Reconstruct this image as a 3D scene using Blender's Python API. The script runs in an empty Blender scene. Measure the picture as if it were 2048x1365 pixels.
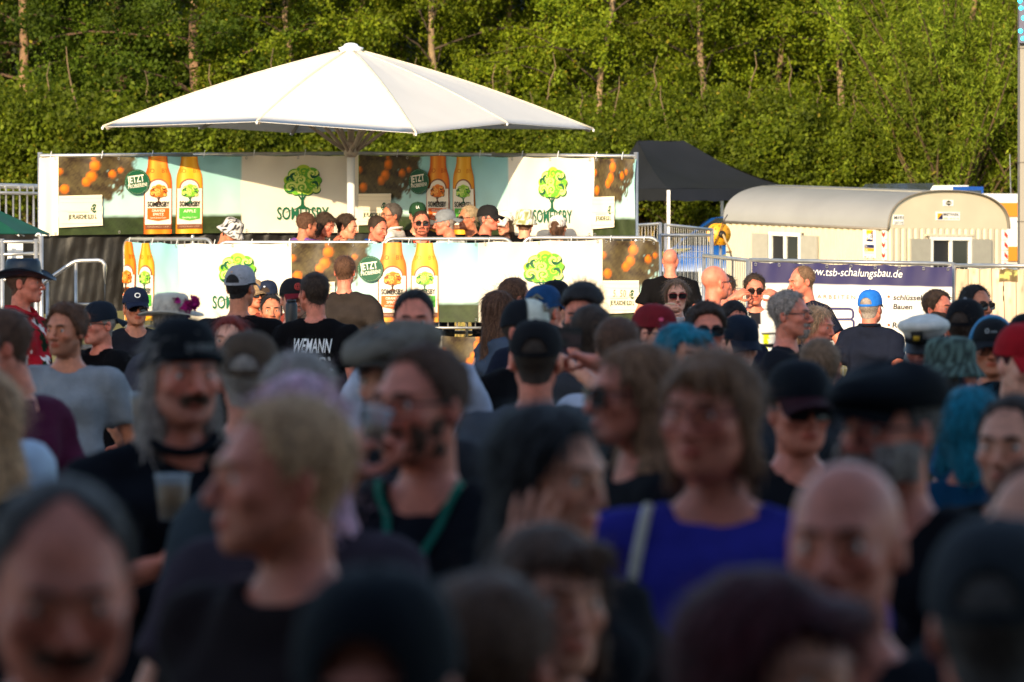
import bpy, math, random
import numpy as np
from mathutils import Vector, Matrix
R = math.radians
rng = np.random.default_rng(7)
random.seed(7)
scene = bpy.context.scene
col = scene.collection
# ------------------------------------------------------------------ camera
CAMZ, FPX, HOR = 2.0, 11400.0, 490.0          # camera height, focal length in photo pixels (2048 wide), horizon row
PITCH = math.atan((682.5 - HOR) / FPX)
cd = bpy.data.cameras.new('camera'); cam = bpy.data.objects.new('camera', cd); col.objects.link(cam)
cam.location = (0, 0, CAMZ); cam.rotation_euler = (math.pi / 2 - PITCH, 0, 0)
cd.sensor_width = 36; cd.lens = 36 * FPX / 2048
cd.clip_start = 0.5; cd.clip_end = 3000
cd.dof.use_dof = True; cd.dof.focus_distance = 45.0; cd.dof.aperture_fstop = 6.6; cd.dof.aperture_blades = 9
scene.camera = cam
# ------------------------------------------------------------------ light
SUN_EL, SUN_AZ = R(17), R(16)                 # azimuth: degrees to the left of straight behind the camera
w = bpy.data.worlds.new('World'); scene.world = w; w.use_nodes = True
nt = w.node_tree; bg = nt.nodes['Background']
sky = nt.nodes.new('ShaderNodeTexSky'); sky.sky_type = 'NISHITA'; sky.sun_disc = False
sky.sun_elevation = SUN_EL; sky.sun_rotation = math.pi + SUN_AZ; sky.altitude = 20
nt.links.new(sky.outputs[0], bg.inputs[0]); bg.inputs[1].default_value = 0.15
sd = bpy.data.lights.new('sun', 'SUN'); sd.energy = 3.5; sd.angle = R(0.55); sd.color = (1.0, 0.80, 0.52)
sun = bpy.data.objects.new('sun', sd); col.objects.link(sun)
sdir = Vector((-math.sin(SUN_AZ) * math.cos(SUN_EL), -math.cos(SUN_AZ) * math.cos(SUN_EL), math.sin(SUN_EL)))
sun.rotation_euler = sdir.to_track_quat('Z', 'Y').to_euler(); sun.location = (-10, -30, 20)
vs = scene.view_settings; vs.view_transform = 'Standard'; vs.look = 'None'; vs.exposure = 1.05; vs.gamma = 1; vs.use_curve_mapping = False
scene.cycles.use_denoising = True
scene.cycles.max_bounces = 5; scene.cycles.diffuse_bounces = 3; scene.cycles.glossy_bounces = 2; scene.cycles.transmission_bounces = 4
scene.cycles.transparent_max_bounces = 6

# ------------------------------------------------------------------ helpers
CP, SP = math.cos(PITCH), math.sin(PITCH)
def at(px, py, D):
    """photo pixel + distance along +Y -> world point"""
    a = (px - 1024) / FPX; b = -(py - 682.5) / FPX
    dx, dy, dz = a, CP + b * SP, b * CP - SP
    t = D / dy
    return np.array([dx * t, D, CAMZ + dz * t])
def lin(c):
    c = np.asarray(c, float) / 255.0
    return np.where(c <= 0.04045, c / 12.92, ((c + 0.055) / 1.055) ** 2.4)
def S(r, g, b): return tuple(float(x) for x in lin((r, g, b)))

def mesh_np(name, V, F, cols=None, fm=None, smooth=True):
    """V (N,3); F (M,k) array or list of index tuples"""
    me = bpy.data.meshes.new(name)
    V = np.asarray(V, np.float32)
    if isinstance(F, np.ndarray):
        M, k = F.shape; loops = F.ravel().astype(np.int32)
        starts = np.arange(0, M * k, k, dtype=np.int32); tot = np.full(M, k, np.int32)
    else:
        tot = np.array([len(f) for f in F], np.int32); M = len(F)
        loops = np.fromiter((i for f in F for i in f), np.int32, int(tot.sum()))
        starts = np.concatenate(([0], np.cumsum(tot)[:-1])).astype(np.int32) if M else np.zeros(0, np.int32)
    me.vertices.add(len(V)); me.vertices.foreach_set('co', V.ravel())
    me.loops.add(len(loops)); me.loops.foreach_set('vertex_index', loops)
    me.polygons.add(M); me.polygons.foreach_set('loop_start', starts); me.polygons.foreach_set('loop_total', tot)
    if fm is not None: me.polygons.foreach_set('material_index', np.asarray(fm, np.int32))
    me.polygons.foreach_set('use_smooth', np.full(M, bool(smooth)))
    if cols is not None:
        at_ = me.color_attributes.new('Col', 'FLOAT_COLOR', 'POINT')
        c4 = np.ones((len(V), 4), np.float32); c4[:, :3] = cols
        at_.data.foreach_set('color', c4.ravel())
    me.update(calc_edges=True)
    return me
def obj(name, me, mats=None, parent=None, loc=None, rot=None, scale=None):
    o = bpy.data.objects.new(name, me); col.objects.link(o)
    if me is not None and mats is not None and len(me.materials) == 0:
        for m in (mats if isinstance(mats, (list, tuple)) else [mats]): me.materials.append(m)
    if parent is not None: o.parent = parent
    if loc is not None: o.location = loc
    if rot is not None: o.rotation_euler = rot
    if scale is not None: o.scale = scale if hasattr(scale, '__len__') else (scale,) * 3
    return o
def tag(o, label, cat, group=None):
    o['label'] = label; o['category'] = cat
    if group: o['group'] = group
    return o
def struct(o): o['kind'] = 'structure'; return o
def empty(name, loc=(0, 0, 0), rz=0, label=None, cat=None, group=None):
    o = bpy.data.objects.new(name, None); col.objects.link(o); o.empty_display_size = .1
    o.location = tuple(float(x) for x in loc); o.rotation_euler = (0, 0, rz)
    if label: tag(o, label, cat, group)
    return o

class MB:
    """collects pieces of one mesh"""
    def __init__(s): s.V = []; s.F = []; s.C = []; s.M = []; s.n = 0
    def add(s, V, F, c=None, m=0):
        V = np.asarray(V, float); k = len(V)
        s.V.append(V); s.F.extend([tuple(int(i) + s.n for i in f) for f in F]); s.n += k
        s.M.extend([m] * len(F))
        cc = np.zeros((k, 3)) + (0.8 if c is None else np.asarray(c)); s.C.append(cc)
        return s
    def box(s, lo, hi, c=None, m=0):
        (x0, y0, z0), (x1, y1, z1) = lo, hi
        V = [(x0, y0, z0), (x1, y0, z0), (x1, y1, z0), (x0, y1, z0), (x0, y0, z1), (x1, y0, z1), (x1, y1, z1), (x0, y1, z1)]
        return s.add(V, [(0, 3, 2, 1), (4, 5, 6, 7), (0, 1, 5, 4), (1, 2, 6, 5), (2, 3, 7, 6), (3, 0, 4, 7)], c, m)
    def tube(s, pts, r, n=8, c=None, m=0, closed=False, cap=True):
        pts = np.asarray(pts, float); k = len(pts)
        rr = np.broadcast_to(np.asarray(r, float), (k,))
        if closed: T = np.roll(pts, -1, 0) - np.roll(pts, 1, 0)
        else: T = np.gradient(pts, axis=0)
        T /= np.linalg.norm(T, axis=1)[:, None] + 1e-9
        ref = np.array([0, 0, 1.0]) if abs(T[:, 2]).mean() < .8 else np.array([1.0, 0, 0])
        A = np.cross(T, ref); A /= np.linalg.norm(A, axis=1)[:, None] + 1e-9
        B = np.cross(T, A)
        th = np.linspace(0, 2 * np.pi, n, endpoint=False)
        V = (pts[:, None] + rr[:, None, None] * (np.cos(th)[None, :, None] * A[:, None] + np.sin(th)[None, :, None] * B[:, None])).reshape(-1, 3)
        F = []
        for i in range(k if closed else k - 1):
            j = (i + 1) % k
            for q in range(n):
                F.append((i * n + q, i * n + (q + 1) % n, j * n + (q + 1) % n, j * n + q))
        if cap and not closed:
            F.append(tuple(range(n - 1, -1, -1))); F.append(tuple((k - 1) * n + q for q in range(n)))
        return s.add(V, F, c, m)
    def loft(s, rings, c=None, m=0, closed=True, cap=True):
        """rings: list of (n,3) arrays with equal n"""
        n = len(rings[0]); V = np.concatenate(rings); F = []
        for i in range(len(rings) - 1):
            for q in range(n if closed else n - 1):
                F.append((i * n + q, i * n + (q + 1) % n, (i + 1) * n + (q + 1) % n, (i + 1) * n + q))
        if cap and closed:
            F.append(tuple(range(n - 1, -1, -1))); F.append(tuple((len(rings) - 1) * n + q for q in range(n)))
        return s.add(V, F, c, m)
    def xf(s, M):
        """transform everything by a 4x4 / 3x3 numpy matrix"""
        M = np.asarray(M, float)
        s.V = [v @ M[:3, :3].T + (M[:3, 3] if M.shape == (4, 4) else 0) for v in s.V]; return s
    def me(s, name, smooth=False):
        return mesh_np(name, np.concatenate(s.V), s.F, np.concatenate(s.C), s.M, smooth)
    def build(s, name, mats, parent=None, smooth=False, **k):
        return obj(name, s.me(name, smooth), mats, parent, **k)
def grid_faces(nu, nv, off=0):
    i, j = np.meshgrid(np.arange(nu - 1), np.arange(nv - 1), indexing='ij')
    a = (i * nv + j).ravel() + off
    return np.stack([a, a + nv, a + nv + 1, a + 1], 1)

# ------------------------------------------------------------------ materials
def mat(name, color=(.5, .5, .5), rough=.6, metal=0., attr=False, nscale=0, namt=.0, bump=0., bscale=60., transl=0., spec=.5, emit=None, coat=0., alpha=None, tint=None, sss=0.):
    m = bpy.data.materials.new(name); m.use_nodes = True; t = m.node_tree; N = t.nodes; L = t.links
    b = N['Principled BSDF']; out = N['Material Output']
    b.inputs['Roughness'].default_value = rough; b.inputs['Metallic'].default_value = metal
    b.inputs['Specular IOR Level'].default_value = spec; b.inputs['Coat Weight'].default_value = coat
    b.inputs['Base Color'].default_value = (*color, 1)
    src = None
    if attr:
        a = N.new('ShaderNodeVertexColor'); a.layer_name = 'Col'; src = a.outputs[0]
    if nscale:
        tc = N.new('ShaderNodeTexCoord'); no = N.new('ShaderNodeTexNoise'); no.inputs['Scale'].default_value = nscale; no.inputs['Detail'].default_value = 5
        L.new(tc.outputs['Object'], no.inputs['Vector'])
        mr = N.new('ShaderNodeMapRange'); mr.inputs[1].default_value = .3; mr.inputs[2].default_value = .7
        mr.inputs[3].default_value = 1 - namt; mr.inputs[4].default_value = 1 + namt
        L.new(no.outputs[0], mr.inputs[0])
        mx = N.new('ShaderNodeMix'); mx.data_type = 'RGBA'; mx.blend_type = 'MULTIPLY'; mx.inputs[0].default_value = 1
        if src is not None: L.new(src, mx.inputs[6])
        else: mx.inputs[6].default_value = (*color, 1)
        L.new(mr.outputs[0], mx.inputs[7]); src = mx.outputs[2]
    if src is not None: L.new(src, b.inputs['Base Color'])
    if bump:
        tc = N.new('ShaderNodeTexCoord'); no = N.new('ShaderNodeTexNoise'); no.inputs['Scale'].default_value = bscale; no.inputs['Detail'].default_value = 4
        L.new(tc.outputs['Object'], no.inputs['Vector'])
        bp = N.new('ShaderNodeBump'); bp.inputs['Strength'].default_value = bump; bp.inputs['Distance'].default_value = .02
        L.new(no.outputs[0], bp.inputs['Height']); L.new(bp.outputs[0], b.inputs['Normal'])
    if transl:
        tr = N.new('ShaderNodeBsdfTranslucent'); ms = N.new('ShaderNodeMixShader'); ms.inputs[0].default_value = transl
        if src is not None: L.new(src, tr.inputs[0])
        else: tr.inputs[0].default_value = (*color, 1)
        if tint is not None:
            mt = N.new('ShaderNodeMix'); mt.data_type = 'RGBA'; mt.blend_type = 'MULTIPLY'; mt.inputs[0].default_value = 1
            if src is not None: L.new(src, mt.inputs[6])
            else: mt.inputs[6].default_value = (*color, 1)
            mt.inputs[7].default_value = (*tint, 1); L.new(mt.outputs[2], tr.inputs[0])
        L.new(b.outputs[0], ms.inputs[1]); L.new(tr.outputs[0], ms.inputs[2]); L.new(ms.outputs[0], out.inputs[0])
    if emit is not None:
        b.inputs['Emission Color'].default_value = (*emit[:3], 1); b.inputs['Emission Strength'].default_value = emit[3]
    if alpha is not None: b.inputs['Alpha'].default_value = alpha
    if sss:
        b.inputs['Subsurface Weight'].default_value = sss; b.inputs['Subsurface Radius'].default_value = (.02, .008, .004); b.inputs['Subsurface Scale'].default_value = .5
    return m
M = {}
M['skin'] = mat('skin', attr=True, rough=.46, nscale=38, namt=.16, bump=.15, bscale=180, spec=.42)
M['hair'] = mat('hair', attr=True, rough=.62, nscale=90, namt=.3, spec=.25, bump=.5, bscale=160)
M['cloth'] = mat('cloth', attr=True, rough=.9, nscale=14, namt=.14, bump=.2, bscale=70, spec=.08)
M['hatcloth'] = mat('hat cloth', attr=True, rough=.82, nscale=25, namt=.16, bump=.15, bscale=160, spec=.15)
M['leather'] = mat('leather', attr=True, rough=.38, nscale=20, namt=.2, bump=.1, bscale=120)
M['denim'] = mat('denim', (.03, .04, .07), rough=.9, nscale=30, namt=.2)
M['rubber'] = mat('rubber', (.03, .03, .03), rough=.7)
M['eye'] = mat('eye', attr=True, rough=.15)
M['frame'] = mat('glasses frame', attr=True, rough=.3)
M['lens'] = mat('dark lens', (.012, .008, .008), rough=.06, spec=.6)
M['print'] = mat('banner print', attr=True, rough=.5, nscale=2.2, namt=.07, transl=.12, spec=.3)
M['ink'] = mat('ink', attr=True, rough=.5, spec=.3)
M['galv'] = mat('galvanised steel', (.50, .49, .47), rough=.38, metal=.75, nscale=9, namt=.18)
M['paintsteel'] = mat('painted steel', attr=True, rough=.4, nscale=12, namt=.06)
M['canvas'] = mat('parasol canvas', (.83, .795, .74), rough=.8, nscale=1.6, namt=.03, bump=.05, bscale=25, transl=.25, spec=.2)
M['ribs'] = mat('parasol ribs', (.42, .36, .30), rough=.5, metal=.2, nscale=12, namt=.1)
M['white'] = mat('white paint', (.80, .79, .77), rough=.4, nscale=6, namt=.05)
M['scrim'] = mat('black scrim', (.008, .0065, .005), rough=.55, nscale=3, namt=.35, bump=.5, bscale=7, spec=.45)
M['tent'] = mat('dark tent fabric', (.014, .015, .019), rough=.6, nscale=2, namt=.15, bump=.25, bscale=4, transl=.06, spec=.35)
M['green'] = mat('green parasol canvas', (.008, .085, .045), rough=.65, nscale=4, namt=.1, transl=.12, spec=.3)
M['leaf'] = mat('leaf', attr=True, rough=.6, transl=.48, spec=.2, tint=(1.1, 1.15, .45))
M['bark'] = mat('bark', attr=True, rough=.9, nscale=7, namt=.4, bump=.5, bscale=30)
M['grass'] = mat('dry grass', attr=True, rough=.9, transl=.2)
M['black'] = mat('matte black', (.010, .010, .011), rough=.7)
M['glass'] = mat('window glass', (.03, .035, .035), rough=.04, spec=.7, coat=.3)
M['carpaint'] = mat('car paint', attr=True, rough=.25, coat=.5, nscale=3, namt=.03)
M['plastic'] = mat('plastic', attr=True, rough=.45, nscale=20, namt=.06)
M['rope'] = mat('cable', attr=True, rough=.6)
M['led'] = mat('led lamp', (.05, .6, .6), emit=(.02, .75, .85, 2.5))
M['wood'] = mat('deck wood', (.16, .12, .085), rough=.8, nscale=5, namt=.25, bump=.2)
M['cup'] = mat('clear cup', (.62, .68, .72), rough=.15, spec=.6, alpha=.45)
M['beer'] = mat('beer', (.35, .16, .03), rough=.1)
# ------------------------------------------------------------------ signed distance tools
def smin(a, b, k): h = np.clip(.5 + .5 * (b - a) / k, 0, 1); return b + (a - b) * h - k * h * (1 - h)
def smax(a, b, k): return -smin(-a, -b, k)
def rcone(P, a, b, ra, rb):
    a = np.asarray(a, np.float32); b = np.asarray(b, np.float32); ba = b - a; pa = P - a
    t = np.clip(pa @ ba / max(float(ba @ ba), 1e-9), 0, 1)
    q = pa - t[:, None] * ba
    return np.sqrt(np.einsum('ij,ij->i', q, q)) - (ra + (rb - ra) * t)
def ell(P, c, r):
    r = np.asarray(r, np.float32); q = (P - np.asarray(c, np.float32)) / r
    k0 = np.sqrt(np.einsum('ij,ij->i', q, q)); q = q / r
    return k0 * (k0 - 1) / (np.sqrt(np.einsum('ij,ij->i', q, q)) + 1e-6)
def nets(f, lo, hi, h, co=4):
    """surface nets of f<0 with a sparse narrow band"""
    lo = np.asarray(lo, float); n = (np.ceil((np.asarray(hi) - lo) / h / co).astype(int) * co + 1)
    ax = [lo[k] + h * np.arange(n[k]) for k in range(3)]
    cx = [a[::co] for a in ax]
    G = np.stack(np.meshgrid(*cx, indexing='ij'), -1).reshape(-1, 3).astype(np.float32)
    Vc = f(G).reshape([len(c) for c in cx])
    idx = [np.clip((np.arange(n[k]) + co // 2) // co, 0, len(cx[k]) - 1) for k in range(3)]
    V = Vc[np.ix_(*idx)].astype(np.float32)
    I = np.argwhere(np.abs(V) < h * co * 1.75)
    P = np.stack([ax[k][I[:, k]] for k in range(3)], 1).astype(np.float32)
    V[I[:, 0], I[:, 1], I[:, 2]] = f(P)
    ins = V < 0
    nx, ny, nz = n
    def sl(A, d): return A[d[0]:nx - 1 + d[0], d[1]:ny - 1 + d[1], d[2]:nz - 1 + d[2]]
    corners = [(i, j, k) for i in (0, 1) for j in (0, 1) for k in (0, 1)]
    cnt = sum(sl(ins, c).astype(np.int8) for c in corners)
    C = np.argwhere((cnt > 0) & (cnt < 8))
    if len(C) == 0: return np.zeros((0, 3)), np.zeros((0, 4), int)
    vals = {c: V[C[:, 0] + c[0], C[:, 1] + c[1], C[:, 2] + c[2]] for c in corners}
    acc = np.zeros((len(C), 3)); num = np.zeros(len(C))
    for a in corners:
        for k in range(3):
            if a[k] == 0:
                b = list(a); b[k] = 1; b = tuple(b)
                va, vb = vals[a], vals[b]; m = (va < 0) != (vb < 0)
                t = np.where(m, va / np.where(m, va - vb, 1), 0)
                p = np.array(a, float)[None] + 0 * acc; p[:, k] = t
                acc += p * m[:, None]; num += m
    verts = lo + h * (C + acc / num[:, None])
    idm = -np.ones((nx - 1, ny - 1, nz - 1), np.int32); idm[C[:, 0], C[:, 1], C[:, 2]] = np.arange(len(C))
    F = []
    for k in range(3):
        u, v = [(1, 2), (2, 0), (0, 1)][k]
        s0 = [slice(1, -1)] * 3; s0[k] = slice(0, -1); s1 = [slice(1, -1)] * 3; s1[k] = slice(1, None)
        A = ins[tuple(s0)]; B = ins[tuple(s1)]
        for flip, mm in ((False, A & ~B), (True, ~A & B)):
            E = np.argwhere(mm); 
            if len(E) == 0: continue
            e = E + 1; e[:, k] -= 1
            q = []
            for du, dv in ((0, 0), (-1, 0), (-1, -1), (0, -1)):
                g = e.copy(); g[:, u] += du; g[:, v] += dv
                q.append(idm[g[:, 0], g[:, 1], g[:, 2]])
            q = np.stack(q, 1)
            if flip: q = q[:, ::-1]
            F.append(q)
    F = np.concatenate(F); F = F[(F >= 0).all(1)]
    return verts, F
def vnormals(V, F):
    n = np.cross(V[F[:, 2]] - V[F[:, 0]], V[F[:, 3]] - V[F[:, 1]])
    N = np.zeros_like(V)
    for k in range(4): np.add.at(N, F[:, k], n)
    return N / (np.linalg.norm(N, axis=1)[:, None] + 1e-12)
def snoise(P, sc, seed=0, oct_=3):
    """cheap smooth noise, about -1..1"""
    r = np.random.default_rng(seed); out = np.zeros(len(P)); a = 1.; tot = 0
    for o in range(oct_):
        s = 0
        for q in range(3):
            d = r.normal(size=3); d /= np.linalg.norm(d); d2 = r.normal(size=3) * .7
            s = s + np.sin(P @ (d * sc) + r.uniform(0, 6.28) + 1.3 * np.sin(P @ (d2 * sc) + r.uniform(0, 6.28)))
        out += a * s / 2.2; tot += a; a *= .5; sc *= 2.1
    return out / tot
def sstep(a, b, x): t = np.clip((x - a) / (b - a), 0, 1); return t * t * (3 - 2 * t)
def rotm(yaw=0, pitch=0, roll=0):
    """head rotation: pitch>0 looks down (face is -Y), yaw>0 turns the face to +X"""
    cz, sz = math.cos(yaw), math.sin(yaw); cx, sx = math.cos(pitch), math.sin(pitch); cy, sy = math.cos(roll), math.sin(roll)
    Z = np.array([[cz, -sz, 0], [sz, cz, 0], [0, 0, 1]]); X = np.array([[1, 0, 0], [0, cx, -sx], [0, sx, cx]]); Y = np.array([[cy, 0, sy], [0, 1, 0], [-sy, 0, cy]])
    return Z @ X @ Y

# ------------------------------------------------------------------ flat lettering
_tc = {}
def text2d(s, bold=0., shear=0., space=1.):
    """tessellated lettering, normalised: x from 0, baseline 0, capital height 1"""
    key = (s, bold, shear, space)
    if key in _tc: return _tc[key]
    cu = bpy.data.curves.new('lettering', 'FONT'); cu.body = s; cu.size = 1; cu.offset = bold; cu.shear = shear; cu.space_character = space; cu.resolution_u = 3
    o = bpy.data.objects.new('lettering', cu); col.objects.link(o)
    dg = bpy.context.evaluated_depsgraph_get(); me = bpy.data.meshes.new_from_object(o.evaluated_get(dg))
    V = np.array([v.co[:2] for v in me.vertices]).reshape(-1, 2); F = [tuple(p.vertices) for p in me.polygons]
    bpy.data.objects.remove(o); bpy.data.curves.remove(cu); bpy.data.meshes.remove(me)
    V = V / .73
    if len(V): V[:, 0] -= V[:, 0].min()
    _tc[key] = (V, F); return _tc[key]
def text_fit(s, x0, x1, y0, h, bold=0., shear=0., space=1., rot=0.):
    """lettering scaled to run from x0 to x1, capitals h high; y up"""
    V, F = text2d(s, bold, shear, space); V = V.copy()
    V[:, 0] *= (x1 - x0) / V[:, 0].max(); V[:, 1] *= h
    if rot:
        c, sn = math.cos(rot), math.sin(rot); V = V @ np.array([[c, sn], [-sn, c]])
    return V + np.array([x0, y0]), F
# ------------------------------------------------------------------ ground, bank and an added dark hillside behind the wood: one sheet
def gz(y):
    return np.interp(y, [-1e3, 64, 75, 81, 85, 92, 135, 700], [0, 0, .75, .85, 2.0, 2.3, 17, 17])
ys = np.concatenate([np.linspace(-300, 0, 8), np.linspace(4, 140, 69), np.linspace(160, 600, 8)])
xs = np.concatenate([np.linspace(-400, -34, 10), np.linspace(-30, 30, 61), np.linspace(34, 400, 10)])
X, Y = np.meshgrid(xs, ys, indexing='ij'); Pg = np.stack([X.ravel(), Y.ravel(), gz(Y.ravel())], 1)
Pg[:, 2] += np.where(Pg[:, 1] > 78, snoise(Pg * [1, 1, 0], .9, 3) * .12, 0)
gc = np.zeros((len(Pg), 3)) + np.array(S(104, 96, 84))
gn = snoise(Pg, .35, 5)[:, None] * .5 + .5
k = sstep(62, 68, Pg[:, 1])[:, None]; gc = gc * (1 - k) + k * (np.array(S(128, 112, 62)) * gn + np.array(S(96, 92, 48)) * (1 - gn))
k = sstep(86, 92, Pg[:, 1])[:, None]; gc = gc * (1 - k) + k * np.array(S(44, 46, 22))  # added hillside, coloured dark to keep bright sky out of the tree gaps
M['ground'] = mat('ground', attr=True, rough=.95, nscale=4, namt=.25, bump=.4, bscale=20)
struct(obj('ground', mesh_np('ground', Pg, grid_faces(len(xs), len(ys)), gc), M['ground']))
# dry grass tufts on the bank
def grass():
    n = 9000; x = rng.uniform(-2, 9.5, n); y = rng.uniform(74, 85.5, n); h = rng.uniform(.12, .42, n)
    z = gz(y); a = rng.uniform(0, 6.28, n); wv = np.stack([np.cos(a), np.sin(a), 0 * a], 1) * .012
    b = np.stack([x, y, z - .02], 1); tip = b + np.stack([rng.normal(0, .09, n), rng.normal(0, .09, n), h], 1)
    V = np.stack([b - wv, b + wv, tip], 1).reshape(-1, 3)
    c = np.array(S(176, 150, 84)) * rng.uniform(.6, 1.25, (n, 1)); g = rng.random((n, 1)) < .3
    c = np.where(g, np.array(S(112, 120, 48)), c)
    o = obj('dry_grass', mesh_np('dry_grass', V, np.arange(3 * n).reshape(-1, 3), np.repeat(c, 3, 0)), M['grass'])
    o['kind'] = 'stuff'; o['label'] = 'dry yellow grass growing on the bank below the trees'
grass()
# ------------------------------------------------------------------ unseen stage behind the camera, sized and overhung to shade the crowd
SH = 1.70 + (38 + 2.5) * math.tan(SUN_EL) / math.cos(SUN_AZ)
st = empty('stage', (0, -5.5, 0), 0, 'tall black festival stage out of view, shading the crowd', 'stage')
MB().box((-32, -.3, 0), (26, 0, SH - .51)).build('front_drape', M['black'], st)
MB().box((-32, -14, SH - .5), (26, 3.0, SH)).build('roof', M['black'], st)  # front overhang added to keep sky light off the nearest people
for sx in (-31.5, -9, 9, 25.5):
    MB().box((sx - .3, -13.5, 0), (sx + .3, -12.9, SH - .62)).build('tower', M['galv'], st)

# ------------------------------------------------------------------ trees
def leaf_cloud(cent, nrm_bias, size, elong, colr, r):
    """one rhombus per centre"""
    n = len(cent)
    d = r.normal(size=(n, 3)); d[:, 2] -= .5; d += nrm_bias * .25; d /= np.linalg.norm(d, axis=1)[:, None]
    nn = r.normal(size=(n, 3)) + nrm_bias * 1.1 + np.array([0, 0, .5]); s = np.cross(d, nn); s /= np.linalg.norm(s, axis=1)[:, None] + 1e-9
    L = size[:, None]; W = L / elong
    up = np.cross(s, d) * L * .22
    V = np.stack([cent - d * L, cent + s * W + up * .3, cent + d * L, cent - s * W + up * .3], 1).reshape(-1, 3)
    return V, np.arange(4 * n).reshape(-1, 4), np.repeat(colr, 4, 0)
def tree_variant(kind, seed):
    r = np.random.default_rng(seed)
    Ht = {'birch': 11.5, 'alder': 10., 'willow': 6.2, 'shrub': 2.6}[kind]
    # trunk
    tz = np.linspace(0, Ht, 14); bend = np.cumsum(r.normal(0, .09, (14, 2)), 0); bend -= bend[0]
    T = np.stack([bend[:, 0], bend[:, 1], tz], 1)
    tr = {'birch': .062, 'alder': .10, 'willow': .09, 'shrub': .04}[kind] * np.linspace(1, .15, 14)
    trunk = MB()
    bc = {'birch': S(136, 114, 88), 'alder': S(128, 100, 76), 'willow': S(120, 98, 62), 'shrub': S(98, 82, 58)}[kind]
    trunk.tube(T, tr, 7, bc)
    if kind == 'birch':
        for q in range(26):
            zz = r.uniform(.3, Ht * .8); p = np.array([np.interp(zz, tz, T[:, 0]), np.interp(zz, tz, T[:, 1]), zz]); rr = np.interp(zz, tz, tr) * 1.03
            trunk.tube([p, p + [0, 0, r.uniform(.015, .06)]], rr, 7, S(52, 44, 38))
    nl = {'birch': 64, 'alder': 56, 'willow': 60, 'shrub': 26}[kind]
    cents = []; bias = []; tone = []
    for i in range(nl):
        f = (i + r.random()) / nl
        z0 = {'birch': .6 + f * (Ht - 1.0), 'alder': .3 + f * (Ht - .8), 'willow': .1 + f * 1.6, 'shrub': .05 + f * 1.0}[kind]
        fr = z0 / Ht
        ln = {'birch': 1.0 + 1.1 * math.sin(math.pi * min(1, fr * .9 + .18)), 'alder': 1.1 + 1.3 * math.sin(math.pi * min(1, fr * .85 + .2)), 'willow': 3.1, 'shrub': 1.3}[kind] * r.uniform(.7, 1.15)
        a = i * 2.4 + r.normal(0, .3); el = {'birch': R(32), 'alder': R(26), 'willow': R(62), 'shrub': R(55)}[kind] + r.normal(0, .22)
        p0 = np.array([np.interp(z0, tz, T[:, 0]), np.interp(z0, tz, T[:, 1]), z0])
        t = np.linspace(0, 1, 6)[:, None]
        dirv = np.array([math.cos(a) * math.cos(el), math.sin(a) * math.cos(el), math.sin(el)])
        B = p0 + t * dirv * ln + t ** 2 * np.array([0, 0, -.28 * ln if kind != 'willow' else .05 * ln]) + np.cumsum(r.normal(0, .035, (6, 3)), 0) * (t > 0)
        trunk.tube(B, np.interp(z0, tz, tr) * .42 * np.linspace(1, .2, 6), 4, np.array(bc) * (.20 if kind == 'birch' else .42), cap=False)
        dens = 1. if z0 < 6.6 else .38
        nt_ = int({'birch': 20, 'alder': 22, 'willow': 20, 'shrub': 22}[kind] * dens)
        lt = r.uniform(.62, 1.3)
        for q in range(nt_):
            s = r.uniform(.22, 1.0); b0 = np.array([np.interp(s, t[:, 0], B[:, c]) for c in range(3)])
            tl = r.uniform(.35, .85) * (1.2 if kind == 'willow' else 1)
            dv = dirv * .5 + r.normal(0, .55, 3); 
            dv[2] += {'birch': -.45, 'alder': .05, 'willow': .75, 'shrub': .5}[kind]; dv /= np.linalg.norm(dv)
            m = {'birch': 46, 'alder': 43, 'willow': 40, 'shrub': 36}[kind]
            u = r.uniform(0, 1, (m, 1)) ** .8
            c = b0 + dv * tl * u + np.array([0, 0, -.25 if kind == 'birch' else 0.]) * tl * u ** 2 + r.normal(0, .052, (m, 3))
            cents.append(c); out = c - np.array([T[0, 0], T[0, 1], 0]); out[:, 2] = .15; out /= np.linalg.norm(out, axis=1)[:, None]; bias.append(out)
            tone.append(np.full(m, lt * r.uniform(.7, 1.3)))
    cents = np.concatenate(cents); bias = np.concatenate(bias); tone = np.concatenate(tone)
    n = len(cents)
    base = {'birch': (S(126, 136, 28), S(95, 114, 24)), 'alder': (S(88, 106, 26), S(66, 86, 20)), 'willow': (S(136, 148, 40), S(104, 124, 30)), 'shrub': (S(112, 124, 26), S(84, 100, 22))}[kind]
    mixv = r.random((n, 1)); c = (np.array(base[0]) * mixv + np.array(base[1]) * (1 - mixv)) * (tone * r.uniform(.86, 1.14, n))[:, None]
    yel = r.random(n) < .014; c[yel] = np.array(S(146, 136, 40)) * r.uniform(.7, 1.1, (yel.sum(), 1))
    sz = r.uniform(.020, .041, n) * (1.35 if kind == 'willow' else 1.0)
    V, F, C = leaf_cloud(cents, bias, sz, {'birch': 1.5, 'alder': 1.35, 'willow': 3.4, 'shrub': 1.5}[kind], c, r)
    return trunk.me(kind + '_trunk', True), mesh_np(kind + '_crown', V, F, C, smooth=False)
TV = {}
for kd, sds in (('birch', (11, 12, 13, 14)), ('alder', (21, 22, 23)), ('willow', (31,)), ('shrub', (41, 42))):
    TV[kd] = [tree_variant(kd, s) for s in sds]
    for a, b in TV[kd]: a.materials.append(M['bark']); b.materials.append(M['leaf'])
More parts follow.
